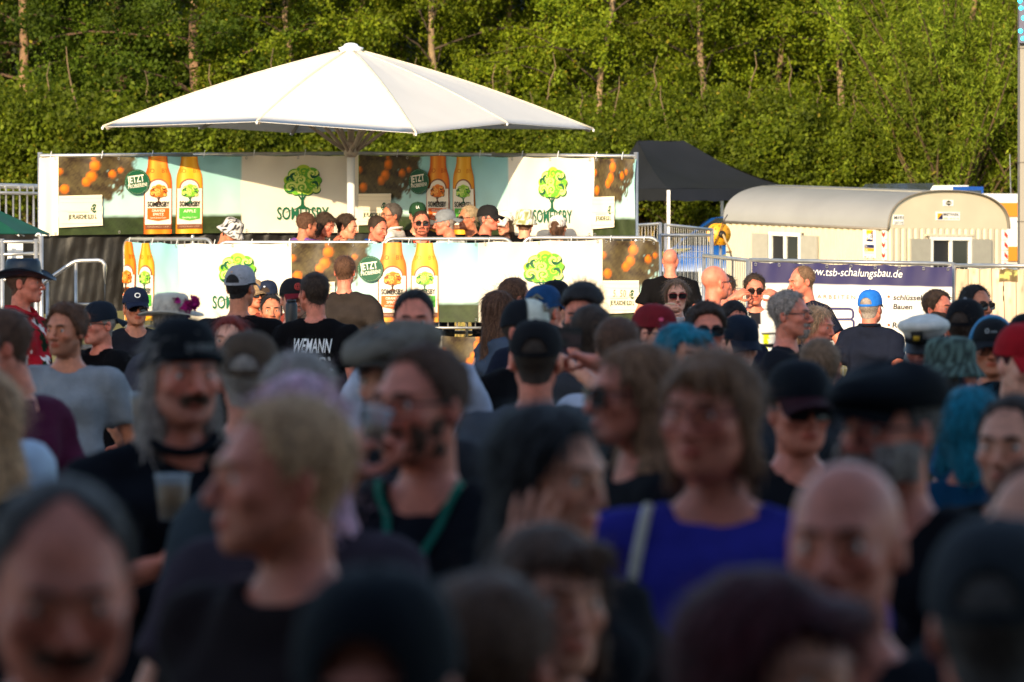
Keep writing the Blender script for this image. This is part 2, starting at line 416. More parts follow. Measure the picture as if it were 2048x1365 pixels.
def tree(kind, px, D, label, var=0, sc=1., rot=0., group=None, name=None):
    x = (px - 1024) / FPX * D
    e = empty(name or {'birch': 'birch_tree', 'alder': 'alder_tree', 'willow': 'willow_bush', 'shrub': 'shrub'}[kind], (x, D, gz(D) - .05), rot, label, 'shrub' if kind == 'shrub' else 'tree', group)
    e.scale = (sc, sc, sc * random.uniform(.95, 1.08))
    a, b = TV[kind][var % len(TV[kind])]
    obj('trunk', a, None, e); obj('crown', b, None, e)
    return e
# front row, named by what stands before it
front = [
 ('alder', -170, 90, 'dark leafy alder beyond the bare end of the white fence banner', 0), ('alder', 60, 88.5, 'dense dark alder rising behind the galvanised bar fence', 1),
 ('alder', 260, 90, 'dense dark alder behind the left tip of the white parasol', 2), ('alder', 420, 88, 'dark alder with crooked bare twigs beside the first birch', 0),
 ('birch', 590, 88.5, 'bright birch behind the left slope of the white parasol', 0), ('birch', 745, 90.5, 'bright birch straight behind the white parasol cap', 1),
 ('birch', 905, 88.5, 'birch with a pale trunk behind the right slope of the parasol', 2), ('birch', 1040, 90, 'birch with several pale stems above the right half of the fence banner', 3),
 ('birch', 1180, 88, 'birch above the right tip of the white parasol', 0), ('birch', 1310, 90, 'bright birch rising behind the black pop-up tent peak', 1),
 ('birch', 1440, 88, 'full yellow-green birch over the right slope of the black tent', 2), ('birch', 1570, 90, 'birch with a dark gap beside it above the hut roof end', 3),
 ('birch', 1690, 88.5, 'tall birch with a bare pale trunk above the curved hut roof', 0), ('birch', 1830, 91, 'birch half hidden behind the bright willow bush', 1),
 ('birch', 2000, 90, 'birch behind the willow bush next to the grey mast', 2), ('birch', 2190, 90, 'birch beyond the grey mast', 3)]
for kd, px, D, lb, va in front: tree(kd, px, D, lb, va, random.uniform(.95, 1.1), random.uniform(0, 6.28))
tree('willow', 1895, 83.5, 'bright upright willow bush beside the grey mast', 0, 1.0, 1.0)
tree('willow', 2110, 84, 'bright willow bush mostly hidden by the grey mast', 0, .95, 4.0)
for q in range(13):
    tree('birch' if q > 4 else 'alder', -160 + q * 190 + random.uniform(-30, 30), 95 + random.uniform(-1.5, 1.5), 'shaded tree standing in the second row of the wood', q, random.uniform(1.0, 1.15), random.uniform(0, 6.28), 'trees in the second row of the wood', 'woodland_tree')
for q in range(11):
    tree('alder' if q % 2 else 'birch', -120 + q * 225 + random.uniform(-40, 40), 103 + random.uniform(-2, 2), 'shaded tree standing deep in the wood behind the others', q, random.uniform(1.0, 1.2), random.uniform(0, 6.28), 'trees deep in the wood', 'woodland_tree')
for q in range(15):
    tree('shrub', 1080 + q * 70 + random.uniform(-15, 15), 85.6 + random.uniform(-.5, .6), 'leafy green shrub in the hedge along the grass bank', q, random.uniform(.85, 1.1), random.uniform(0, 6.28), 'shrubs in the hedge along the bank')
for q in range(10):
    tree('shrub', -60 + q * 125 + random.uniform(-20, 20), 85.6 + random.uniform(-.5, .6), 'leafy green shrub at the foot of the wood behind the fence banner', q, random.uniform(.9, 1.2), random.uniform(0, 6.28), 'shrubs at the foot of the wood')

# ------------------------------------------------------------------ raised drinking deck
FL = 0.97                                          # deck floor height
FD, BL, BA, BR = 55.6, 56.9, 57.9, 56.3            # front rail, back fence: left end, apex, right end
xl, xr = at(250, 500, FD)[0], at(1318, 500, FD)[0]
dk = empty('deck', ((xl + xr) / 2, 57, 0), 0, 'raised wooden drinking deck behind the crowd barriers', 'deck')
x0d, x1d = -5.2 - dk.location.x, xr + .05 - dk.location.x
for q in range(14):
    ya = -1.45 + q * .235
    MB().box((x0d if q > 3 else xl - .02 - dk.location.x, ya, FL - .05), (x1d, ya + .228, FL)).build('plank', M['wood'], dk)
for q in range(7):
    xx = xl + .3 + q * (xr - xl - .6) / 6 - dk.location.x
    MB().box((xx - .06, -1.2, 0), (xx + .06, 1.6, FL - .052)).build('support', M['wood'], dk)

# ------------------------------------------------------------------ banner art
CW, CH = 600., 157.                               # art size in units: one repeat is 600 x 157
cream = lin((236, 226, 208)); dkg = lin((18, 84, 56))
oranges = [(72, 18, 10.5), (65, 40, 10.5), (55, 51, 9), (12, 65, 9), (107, 36, 7.5), (2, 30, 6.5), (123, 28, 5.5), (70, 3, 4)]
def art_bg(a, b):
    """colour of the printed background; a along 0..600, b down 0..157"""
    P = np.stack([a, b, 0 * a], 1)
    c = lin((150, 208, 212)) + (lin((196, 222, 208)) - lin((150, 208, 212))) * (b / CH)[:, None]
    n1 = snoise(P, .11, 1); n2 = snoise(P, .35, 2); n3 = snoise(P, .2, 9)
    hedge = sstep(117, 124, b + 1.5 * n1)[:, None]
    hc = lin((46, 58, 26)) * (1 + .35 * n2[:, None]) + lin((40, 46, 24)) * np.clip(n1, 0, 1)[:, None]
    c = c * (1 - hedge) + hc * hedge
    edge = 160 - .0 * b + 14 * n1 - 40 * sstep(25, 80, b) * (a > 80) + 6 * n2
    fol = sstep(0, 10, edge - a) * sstep(96, 86, b + 5 * n3)
    hang = np.zeros(len(a))
    for (x, y, dx, dy, ln) in ((96, 60, .5, .9, 22), (104, 62, .9, .8, 22), (112, 58, .75, 1.0, 26), (90, 62, -.1, 1, 18), (118, 55, .35, 1, 30), (126, 48, .1, 1, 24)):
        L = math.hypot(dx, dy); t = np.clip(((a - x) * dx + (b - y) * dy) / L, 0, ln); d = np.hypot(a - x - dx / L * t, b - y - dy / L * t)
        hang = np.maximum(hang, sstep(3.2, 1.6, d + .05 * t))
    holes = sstep(.55, .9, n2 * .6 + n1 * .6) * sstep(60, 110, a)
    fol = np.maximum(fol * (1 - holes), hang)[:, None]
    fc = lin((50, 36, 26)) + (lin((98, 84, 50)) - lin((50, 36, 26))) * np.clip(.5 + .6 * n2 + .3 * n3, 0, 1)[:, None]
    c = c * (1 - fol) + fc * fol
    for x, y, rr in oranges:
        d = np.hypot(a - x, (b - y) * .95); k = sstep(rr + 1.5, rr - 1.5, d)[:, None]
        oc = lin((248, 132, 20)) * (1 - .55 * sstep(0, rr * 1.3, np.hypot(a - x + 3, b - y + 3)))[:, None] + lin((90, 20, 0)) * .3
        c = c * (1 - k) + oc * k
    wh = (a >= 366)[:, None]
    return np.where(wh, cream, np.clip(c, 0, 1))
def disc(cx, cy, rx, ry=None, n=20, a0=0, a1=2 * math.pi):
    t = np.linspace(a0, a1, n, endpoint=(a1 - a0) < 6.2); return np.stack([cx + rx * np.cos(t), cy + (ry or rx) * np.sin(t)], 1), [tuple(range(n))]
def ribbon(pts, wd):
    pts = np.asarray(pts, float); T = np.gradient(pts, axis=0); T /= np.linalg.norm(T, axis=1)[:, None] + 1e-9; Nn = np.stack([-T[:, 1], T[:, 0]], 1)
    wd = np.broadcast_to(np.asarray(wd, float), (len(pts),))[:, None] / 2
    V = np.concatenate([pts - Nn * wd, pts + Nn * wd]); n = len(pts)
    return V, [(i, i + 1, n + i + 1, n + i) for i in range(n - 1)]
def spiral(cx, cy, r0, turns, a0, n=26, hand=1):
    t = np.linspace(0, 1, n); a = a0 + hand * t * turns * 2 * math.pi; rr = r0 * (1 - t * .92)
    return np.stack([cx + rr * np.cos(a), cy + rr * np.sin(a)], 1)
class Art:
    """flat pieces (a, b down) in layers; later mapped on a banner"""
    def __init__(s): s.p = []
    def add(s, VF, c, layer): s.p.append((np.asarray(VF[0], float), VF[1], c, layer)); return s
    def text(s, st_, x0, x1, yb, h, c, layer, **k):
        V, F = text_fit(st_, 0, x1 - x0, 0, h, **k); V = V * [1, -1] + [x0, yb]; return s.add((V, F), c, layer)
def tree_logo(A, cx, cy, sx, sy, ly, pal=None, text=True):
    lg = pal or [S(178, 204, 62), S(104, 172, 44), S(16, 84, 54), S(214, 228, 120)]
    k = sx
    blobs = [(-.62, .45, .40, 1), (-.02, .48, .46, 1), (.55, .28, .40, 0), (.74, .58, .26, 1), (-.72, .02, .30, 0), (-.40, -.32, .40, 1), (.05, -.52, .44, 0), (.52, -.38, .40, 1), (.80, .0, .26, 0), (-.1, .0, .40, 1), (.28, .62, .34, 0), (-.35, .70, .26, 0)]
    for i, (x, y, r_, ci) in enumerate(blobs):
        A.add(disc(cx + x * sx + .03 * sx, cy + y * sy + .05 * sy, r_ * k * 1.04, r_ * sy * 1.04), lg[2], ly)
        A.add(disc(cx + x * sx, cy + y * sy, r_ * k, r_ * sy), lg[ci], ly + 1)
        sp = spiral(cx + x * sx, cy + y * sy, r_ * k * .78, 1.6, i * 1.7, hand=1 if i % 2 else -1); sp[:, 1] = cy + y * sy + (sp[:, 1] - cy - y * sy) * sy / k
        A.add(ribbon(sp, np.linspace(.15, .06, 26) * k), lg[3] if ci else lg[1], ly + 2)
        if i in (0, 2, 4, 5, 7):
            sp = spiral(cx + x * sx, cy + y * sy, r_ * k * .98, .45, i * 2.3 + 2.6, hand=1 if i % 2 else -1); sp[:, 1] = cy + y * sy + (sp[:, 1] - cy - y * sy) * sy / k
            A.add(ribbon(sp, np.concatenate([np.linspace(.03, .16, 13), np.linspace(.16, .03, 13)]) * k), lg[2], ly + 3)
    # trunk
    y0 = cy + sy * .93
    A.add(([(cx - .10 * k, y0 + .75 * k), (cx + .12 * k, y0 + .75 * k), (cx + .07 * k, y0 + .3 * k), (cx + .26 * k, y0 - .02 * k), (cx + .18 * k, y0 - .04 * k), (cx + .04 * k, y0 + .18 * k), (cx + .02 * k, y0 - .08 * k), (cx - .05 * k, y0 - .08 * k), (cx - .05 * k, y0 + .18 * k), (cx - .2 * k, y0), (cx - .26 * k, y0 + .03 * k), (cx - .07 * k, y0 + .34 * k)], [tuple(range(12))]), lg[2], ly + 1)
    t = np.linspace(-1, 1, 21); A.add(ribbon(np.stack([cx + t * .92 * k, y0 + .72 * k + .26 * k * np.abs(t) ** 1.6 - .06 * k * np.exp(-(t / .2) ** 2)], 1), .03 * k + .16 * k * np.exp(-(t / .28) ** 2)), lg[2], ly + 1)
def art_bottle(A, cx, orange):
    b = np.array([0, 6, 14, 22, 30, 38, 46, 54, 62, 100, 157.]); hw = np.array([18, 18.4, 19, 20, 22.5, 25.5, 27, 27.6, 27.8, 28, 28.]) if orange else np.array([16, 16.4, 17.2, 19, 22, 24.6, 26, 26.4, 26.6, 26.8, 26.8])
    sx_ = np.linspace(-1, 1, 9)
    base = np.array(S(232, 122, 16)) if orange else np.array(S(234, 164, 24)); edge = np.array(S(196, 74, 8)) if orange else np.array(S(206, 116, 10)); hi = np.array(S(250, 186, 66)) if orange else np.array(S(252, 208, 92))
    V = np.stack([(cx + hw[:, None] * sx_[None]).ravel(), np.repeat(b, 9)], 1)
    prof = np.array([1, .35, .05, 0, 0, 0, .05, .35, 1.]); hl = np.array([0, .1, .75, .3, .05, 0, .3, .15, 0])
    c = base + (edge - base) * prof[:, None] + (hi - base) * hl[:, None]
    A.add((V, [tuple(f) for f in grid_faces(len(b), 9)]), np.tile(c, (len(b), 1)), 1)
    # embossed letters on the shoulder
    A.text('SO', cx - hw[4] * .92, cx - hw[4] * .30, 34, 9, edge, 2); A.text('BY', cx + hw[4] * .34, cx + hw[4] * .92, 34, 9, edge, 2)
    # label with arched top
    w_ = hw[-1] * .93
    t = np.linspace(math.pi, 2 * math.pi, 17)
    lab = np.concatenate([np.stack([cx + w_ * .72 * np.cos(t), 66 + 17 * np.sin(t)], 1), [(cx + w_, 66), (cx + w_, 138), (cx - w_, 138), (cx - w_, 66)]])
    rim = np.concatenate([np.stack([cx + w_ * .82 * np.cos(t), 65 + 19 * np.sin(t)], 1), [(cx + w_ * 1.02, 65), (cx + w_ * 1.02, 138), (cx - w_ * 1.02, 138), (cx - w_ * 1.02, 65)]])
    A.add((rim, [tuple(range(len(rim)))]), S(150, 92, 66), 2); A.add((lab, [tuple(range(len(lab)))]), S(240, 228, 208), 3)
    pal = [S(240, 142, 40), S(226, 104, 24), S(88, 44, 20), S(250, 178, 84)] if orange else [S(176, 208, 70), S(122, 188, 52), S(24, 96, 60), S(214, 228, 120)]
    tree_logo(A, cx, 70, 16.5, 13.5, 4, pal)
    A.text('SOMERSBY', cx - w_ * .84, cx + w_ * .84, 102, 10.5, S(26, 24, 22), 5, bold=.03)
    bc = S(228, 96, 24) if orange else S(84, 172, 62)
    A.add(([(cx - w_ * .84, 105), (cx + w_ * .84, 105), (cx + w_ * .84, 127), (cx, 131), (cx - w_ * .84, 127)], [(0, 1, 2, 3, 4)]), bc, 4)
    wt = S(248, 236, 216)
    if orange: A.text('ORANGE', cx - w_ * .5, cx + w_ * .5, 112.5, 5.2, wt, 5, bold=.01); A.text('SPRITZ', cx - w_ * .42, cx + w_ * .42, 120, 5.2, wt, 5, bold=.01)
    else: A.text('APPLE', cx - w_ * .5, cx + w_ * .5, 114.5, 6, wt, 5, bold=.01)
    A.text('Semi-Sweet Cider' if orange else 'Sparkling Cider', cx - w_ * .6, cx + w_ * .6, 126, 3.4, wt, 5, shear=.3)
    A.add(([(cx - w_, 138), (cx + w_, 138), (cx + w_, 147), (cx - w_, 147)], [(0, 1, 2, 3)]), S(122, 74, 52), 4)
    A.text('REFRESHINGLY CRISP', cx - w_ * .8, cx + w_ * .8, 144, 3, S(196, 160, 132), 5)
def art_badge(A):
    cx, cy, r_ = 154, 52, 25
    A.add(disc(cx, cy, r_, r_ * 1.03, 40), S(16, 82, 54), 9)
    for i in range(44):
        a = i / 44 * 2 * math.pi; A.add(disc(cx + 23 * math.cos(a), cy + 23.6 * math.sin(a), .45, .45, 5), S(225, 225, 200), 10)
    A.text('JETZT', cx - 19, cx + 15, cy + 3, 14.5, S(246, 238, 220), 10, bold=.018, rot=R(8)); A.text('PROBIEREN!', cx - 17.5, cx + 20.5, cy + 13.5, 7.8, S(246, 238, 220), 10, bold=.006, rot=R(8))
def art_price(A, price=False):
    bs = np.linspace(0, 1, 13); rs = [85, 84.6, 85.4, 84.8, 84.4, 86, 85.6, 85.8, 84.6, 85, 86, 85.4, 86]; ts = np.linspace(0, 1, 15)
    V = np.array([(rs[j] * t_, (78.6 - 1.6 * t_) + ((142 - 3.5 * t_) - (78.6 - 1.6 * t_)) * b_) for t_ in ts for j, b_ in enumerate(bs)])
    A.add((V, [tuple(f) for f in grid_faces(15, 13)]), S(236, 220, 192), 7)
    for y in (84, 92, 109, 134): A.add(ribbon([(2, y), (40, y + .4), (84, y - .2)], .6), S(206, 188, 160), 8)
    A.add(ribbon([(17, 112.5), (58, 112)], .6), S(120, 116, 96), 8)
    A.text('€', 62, 73, 112, 15.5, S(20, 78, 50), 8, bold=.05); A.text('JE FLASCHE 0,33 L', 17.5, 73.5, 124.5, 8.4, S(14, 58, 38), 8, bold=.035)
    if price:
        for q, s_ in enumerate(('5', '.', '5', '0')): A.text(s_, 24 + q * 8, 24 + q * 8 + (6 if s_ != '.' else 1.5), 109, 14, S(36, 36, 36), 9, bold=-.01, shear=.12)
def art_logo(A):
    tree_logo(A, 488, 50, 37, 32, 1)
    A.text('SOMERSBY', 437, 542, 130, 26, S(16, 92, 62), 2, bold=.014)
_arts = {}
def get_art(kind):
    if kind not in _arts:
        A = Art()
        {'bottle_orange': lambda: art_bottle(A, 197, True), 'bottle_apple': lambda: art_bottle(A, 260, False), 'badge': lambda: art_badge(A),
         'price': lambda: art_price(A), 'price_written': lambda: art_price(A, True), 'logo': lambda: art_logo(A)}[kind]()
        _arts[kind] = A
    return _arts[kind]
class Banner:
    """ctrl: (u, px, D, ytop, ybot) rows; u counts repeats of the art"""
    def __init__(s, ctrl, wav=.008, seed=0):
        s.u = np.array([c[0] for c in ctrl]); T = np.array([at(c[1], c[3], c[2]) for c in ctrl]); Bt = np.array([at(c[1], c[4], c[2]) for c in ctrl])
        s.T, s.B, s.wav, s.seed = T, Bt, wav, seed
    def pos(s, u, v, off=0):
        """v: 0 top .. 1 bottom; off metres towards the camera"""
        T = np.stack([np.interp(u, s.u, s.T[:, k]) for k in range(3)], 1); B = np.stack([np.interp(u, s.u, s.B[:, k]) for k in range(3)], 1)
        P = T + (B - T) * np.asarray(v)[:, None]
        i = np.clip(np.searchsorted(s.u, u) - 1, 0, len(s.u) - 2); d = s.T[i + 1] - s.T[i]
        Nn = np.stack([d[:, 1], -d[:, 0], 0 * d[:, 0]], 1); Nn /= np.linalg.norm(Nn, axis=1)[:, None]
        Q = np.stack([u * 3.1, v * .8, 0 * u], 1)
        wv = s.wav * (snoise(Q, 5.5, s.seed, 2) + 1.1 * np.sin(u * 55 + 2 * np.sin(v * 3)) * np.exp(-v * 5))
        sag = .012 * np.abs(np.sin(u * 3.14159 * 6)) * np.exp(-v * 7)
        wv = wv + s.wav * .22 * np.sin(u * 23 + v * 5 + s.seed) * np.sin(u * 61 - v * 9) * (.4 + .6 * v)
        P = P + Nn * (wv + off)[:, None]; P[:, 2] -= sag
        return P
    def sheet(s, parent, u0, u1, name='printed_sheet', st_=.0062):
        nu = max(2, int((u1 - u0) / st_)); nv = 44
        u, v = np.meshgrid(np.linspace(u0, u1, nu), np.linspace(0, 1, nv), indexing='ij'); u = u.ravel(); v = v.ravel()
        um = u - np.floor(u); um = np.where(np.abs(u - u1) < 1e-9, um if abs(u1 - round(u1)) > 1e-6 else 1 - 1e-6, um)
        a = um / .613 * 368 * (um <= .613) + (368 + (um - .613) / .387 * 232) * (um > .613)
        c = art_bg(a, v * CH) if u0 > -.3 or u1 > 0 else art_bg(a, v * CH)
        return obj(name, mesh_np(name, s.pos(u, v), grid_faces(nu, nv)[:, ::-1], c), M['print'], parent)
    def art(s, parent, kind, rep, name, umin=-9, umax=9):
        A = get_art(kind); mb = MB()
        for V, F, c, ly in A.p:
            a = V[:, 0]; um = np.where(a <= 368, a / 368 * .613, .613 + (a - 368) / 232 * .387); u = um + rep
            keep = (u > umin) & (u < umax)
            if not keep.any(): continue
            u = np.clip(u, umin, umax)
            mb.add(s.pos(u, V[:, 1] / CH, np.full(len(u), .0042 * ly + .006)), [f[::1] for f in F], c)
        if mb.n: return mb.build(name, M['ink'], parent)
def eyelets(bn, parent, us):
    for u in us:
        for v in (.025, .97):
            p = bn.pos(np.array([u]), np.array([v]), np.array([.006]))[0]
            t = np.linspace(0, 2 * math.pi, 8, endpoint=False)
            MB().tube(np.stack([p[0] + .011 * np.cos(t), p[1] + 0 * t, p[2] + .011 * np.sin(t)], 1), .004, 4, closed=True).build('eyelet', M['galv'], parent)

# ---- back fence: posts, top rail, tall black scrim and the printed banner
bf_pts = [(80, BL), (703, BA), (1272, BR)]
def bfD(px): return float(np.interp(px, [80, 703, 1272], [BL, BA, BR]))
bf = empty('deck_fence', (0, 57.5, FL), 0, 'galvanised tube fence round the back of the deck', 'fence')
def W2(o, p): return np.asarray(p) - np.array(o.location)
for px in (80, 385, 703, 985, 1272):
    p = at(px, 311, bfD(px) + .03); MB().tube([W2(bf, (p[0], p[1], FL)), W2(bf, (p[0], p[1], p[2] + .03))], .024, 10).build('post', M['galv'], bf, True)
for a_, b_ in ((80, 385), (385, 703), (703, 985), (985, 1272)):
    ya = np.interp([a_, b_], [80, 703, 1272], [312, 307, 313])
    p, q = at(a_, ya[0], bfD(a_) + .02), at(b_, ya[1], bfD(b_) + .02)
    MB().tube([W2(bf, p), W2(bf, q)], .019, 8).build('top_rail', M['galv'], bf, True)
    z = FL + .15; MB().tube([W2(bf, (p[0], p[1], z)), W2(bf, (q[0], q[1], z))], .019, 8).build('bottom_rail', M['galv'], bf, True)
back = Banner([(-.07, 78, BL - .01, 314, 473), (0, 117, bfD(117) - .04, 313.5, 471), (.613, 485, bfD(485) - .04, 311, 466), (.99, 708, BA - .05, 310, 466), (1.0, 717, BA - .05, 310, 466), (1.613, 1018, bfD(1018) - .05, 313, 471), (2.0, 1187, bfD(1187) - .05, 315.5, 474), (2.26, 1270, BR - .05, 316, 473)], .015, 1)
bb = empty('fence_banner', (0, 0, 0), 0, 'long cider advertising banner tied along the tall back fence of the deck', 'banner')
def blank(bn, parent, u0, u1):
    nu, nv = 12, 40; u, v = np.meshgrid(np.linspace(u0, u1, nu), np.linspace(0, 1, nv), indexing='ij')
    P = bn.pos(u.ravel(), v.ravel()); P[:, 1] -= .02 * np.sin((u.ravel() - u0) * 90) * (.3 + v.ravel())
    obj('blank_edge', mesh_np('blank_edge', P, grid_faces(nu, nv)[:, ::-1], np.zeros((nu * nv, 3)) + cream), M['print'], parent)
blank(back, bb, -.07, -.0005)
for r0, r1 in ((0, .9999), (1.0001, 1.9999), (2.0001, 2.26)): back.sheet(bb, r0, r1)
for rp in (0, 1):
    for kd, nm in (('bottle_orange', 'printed_bottle'), ('bottle_apple', 'printed_bottle'), ('badge', 'printed_badge'), ('price', 'printed_price_tag'), ('logo', 'printed_logo')): back.art(bb, kd, rp, nm)
back.art(bb, 'price', 2, 'printed_price_tag', 2.0, 2.259)
eyelets(back, bb, [-.012, .2, .42, .625, .8, .99, 1.2, 1.42, 1.63, 1.8, 1.985, 2.015])
for u in np.arange(-.03, 2.25, .17):     # cable ties up to the rail
    p = back.pos(np.array([u]), np.array([.02]), np.array([.008]))[0]
    MB().tube([p, p + [.004, .03, .035], p + [.012, .02, .075]], .004, 4, (.8, .8, .8)).build('cable_tie', M['plastic'], bb)
# black scrim under the banner, along the left and behind the drinkers
scb = Banner([(-.2, -30, BL - .35, 468, 640), (0, 95, bfD(100) + .02, 462, 628), (1, 485, bfD(485) + .02, 458, 612), (1.6, 703, BA + .02, 458, 612), (3, 1270, BR + .02, 462, 622)], .016, 8)
nu, nv = 260, 24; u, v = np.meshgrid(np.linspace(-.2, 3, nu), np.linspace(0, 1, nv), indexing='ij'); u = u.ravel(); v = v.ravel()
Ps = scb.pos(u, v); Ps[:, 1] += .004 * np.sin(u * 130 + v * 9)
tag(obj('black_scrim', mesh_np('black_scrim', Ps, grid_faces(nu, nv)[:, ::-1]), M['scrim']), 'creased black tarpaulin hanging below the tall fence banner', 'tarpaulin')

# ---- crowd barriers along the front of the deck
def barrier(p0, p1, z0, h, label, nb=13):
    p0 = np.array(p0[:2]); p1 = np.array(p1[:2]); L = np.linalg.norm(p1 - p0)
    e = empty('crowd_barrier', (*((p0 + p1) / 2), z0), math.atan2(*(p1 - p0)[::-1]), label, 'barrier')
    rc = .09; t = np.linspace(0, math.pi / 2, 6); hw = L / 2
    pts = [(-hw, 0, .12)] + [(-hw + rc - rc * math.cos(a), 0, h - rc + rc * math.sin(a)) for a in t] + [(hw - rc + rc * math.sin(a), 0, h - rc + rc * math.cos(a)) for a in t] + [(hw, 0, .12)]
    MB().tube(pts, .019, 9).build('top_frame', M['galv'], e, True)
    MB().tube([(-hw, 0, .22), (hw, 0, .22)], .014, 8).build('lower_rail', M['galv'], e, True)
    for q in range(nb):
        x = -hw + L * (q + 1) / (nb + 1); MB().tube([(x, 0, .225), (x, 0, h - .005)], .0075, 6).build('bar', M['galv'], e, True)
    for sx in (-hw + .15, hw - .15):
        MB().tube([(sx, -.28, .012), (sx, 0, .13), (sx, .28, .012)], .014, 6).build('foot', M['galv'], e, True)
    return e
def bz(py, D): return at(0, py, D)[2] - FL
LD = FD + 1.35
barrier(at(249, 480, LD), at(424, 480, FD + .45), FL, bz(479, LD), 'crowd barrier at the corner of the deck beside the stair handrail', 12)
barrier(at(436, 486, FD + .36), at(762, 486, FD + .03), FL, bz(485, FD), 'crowd barrier behind the white tree-logo panel next to the corner', 16)
barrier(at(768, 480, FD - .02), at(1024, 480, FD), FL, bz(478, FD), 'crowd barrier behind the printed cider bottles below the parasol pole', 13)
barrier(at(1046, 479, FD), at(1317, 479, FD), FL, bz(476, FD), 'crowd barrier carrying the handwritten price of the cider', 14)
frontb = Banner([(-.69, 250, LD - .06, 483, 640), (-.387, 360, FD + .42, 487, 644), (0, 583, FD - .05, 486, 645), (.613, 960, FD - .06, 484, 645), (1.0, 1205, FD - .06, 479, 644), (1.22, 1318, FD - .04, 482, 645)], .014, 4)
fb = empty('barrier_banner', (0, 0, 0), 0, 'long cider advertising banner tied along the low crowd barriers of the deck', 'banner')
for r0, r1 in ((-.69, -.0002), (.0002, .9998), (1.0002, 1.22)): frontb.sheet(fb, r0, r1)
for kd, nm in (('bottle_orange', 'printed_bottle'), ('bottle_apple', 'printed_bottle'), ('badge', 'printed_badge'), ('logo', 'printed_logo'), ('price', 'printed_price_tag')): frontb.art(fb, kd, 0, nm)
for kd, nm in (('bottle_orange', 'printed_bottle'), ('bottle_apple', 'printed_bottle'), ('logo', 'printed_logo')): frontb.art(fb, kd, -1, nm, -.689, 9)
frontb.art(fb, 'price_written', 1, 'printed_price_tag')
eyelets(frontb, fb, [-.68, -.4, -.37, -.2, -.012, .012, .2, .4, .6, .63, .8, .985, 1.015, 1.2])
for u in np.arange(-.66, 1.2, .13):
    p = frontb.pos(np.array([u]), np.array([.02]), np.array([.006]))[0]
    MB().tube([p, p + [.004, .03, .03], p + [.012, .03, .06]], .004, 4, (.8, .8, .8)).build('cable_tie', M['plastic'], fb)
# lower skirt banner on the face of the deck
skirt = Banner([(-.7, 250, LD - .02, 668, 830), (-.387, 380, FD - .13, 672, 836), (.0, 583, FD - .15, 672, 836), (.45, 860, FD - .15, 672, 836), (.4501, 872, FD - .15, 672, 836), (1.0, 1205, FD - .15, 672, 836), (1.22, 1318, FD - .15, 672, 836)], .012, 6)
sb_ = empty('skirt_banner', (0, 0, 0), 0, 'orange tree advertising banner hung below the barriers on the deck front', 'banner')
sk2 = Banner([(-.35, 250, LD - .02, 668, 830), (-.3, 380, FD - .13, 672, 836), (0, 884, FD - .15, 672, 836), (.613, 1261, FD - .15, 672, 836), (.7, 1318, FD - .15, 672, 836)], .012, 6)
sk2.sheet(sb_, -.35, -.0002); sk2.sheet(sb_, .0002, .7)
for kd, nm in (('bottle_orange', 'printed_bottle'), ('bottle_apple', 'printed_bottle')): sk2.art(sb_, kd, 0, nm)
# legs, benches and trunks of shadow seen through the gap: a long bar table and benches
for bx_, lb in ((-1.9, 'wooden beer table on the deck by the parasol pole'), (.35, 'wooden beer table on the deck near the fence end')):
    t = empty('beer_table', (bx_, 56.55, FL), 0, lb, 'table')
    for q in range(3): MB().box((-1.0, -.25 + q * .17, .72), (1.0, -.25 + q * .17 + .16, .76)).build('board', M['wood'], t)
    for sx in (-.8, .8):
        for sy in (-.2, .2): MB().tube([(sx, sy, 0), (sx, sy, .72)], .015, 6).build('leg', M['galv'], t)

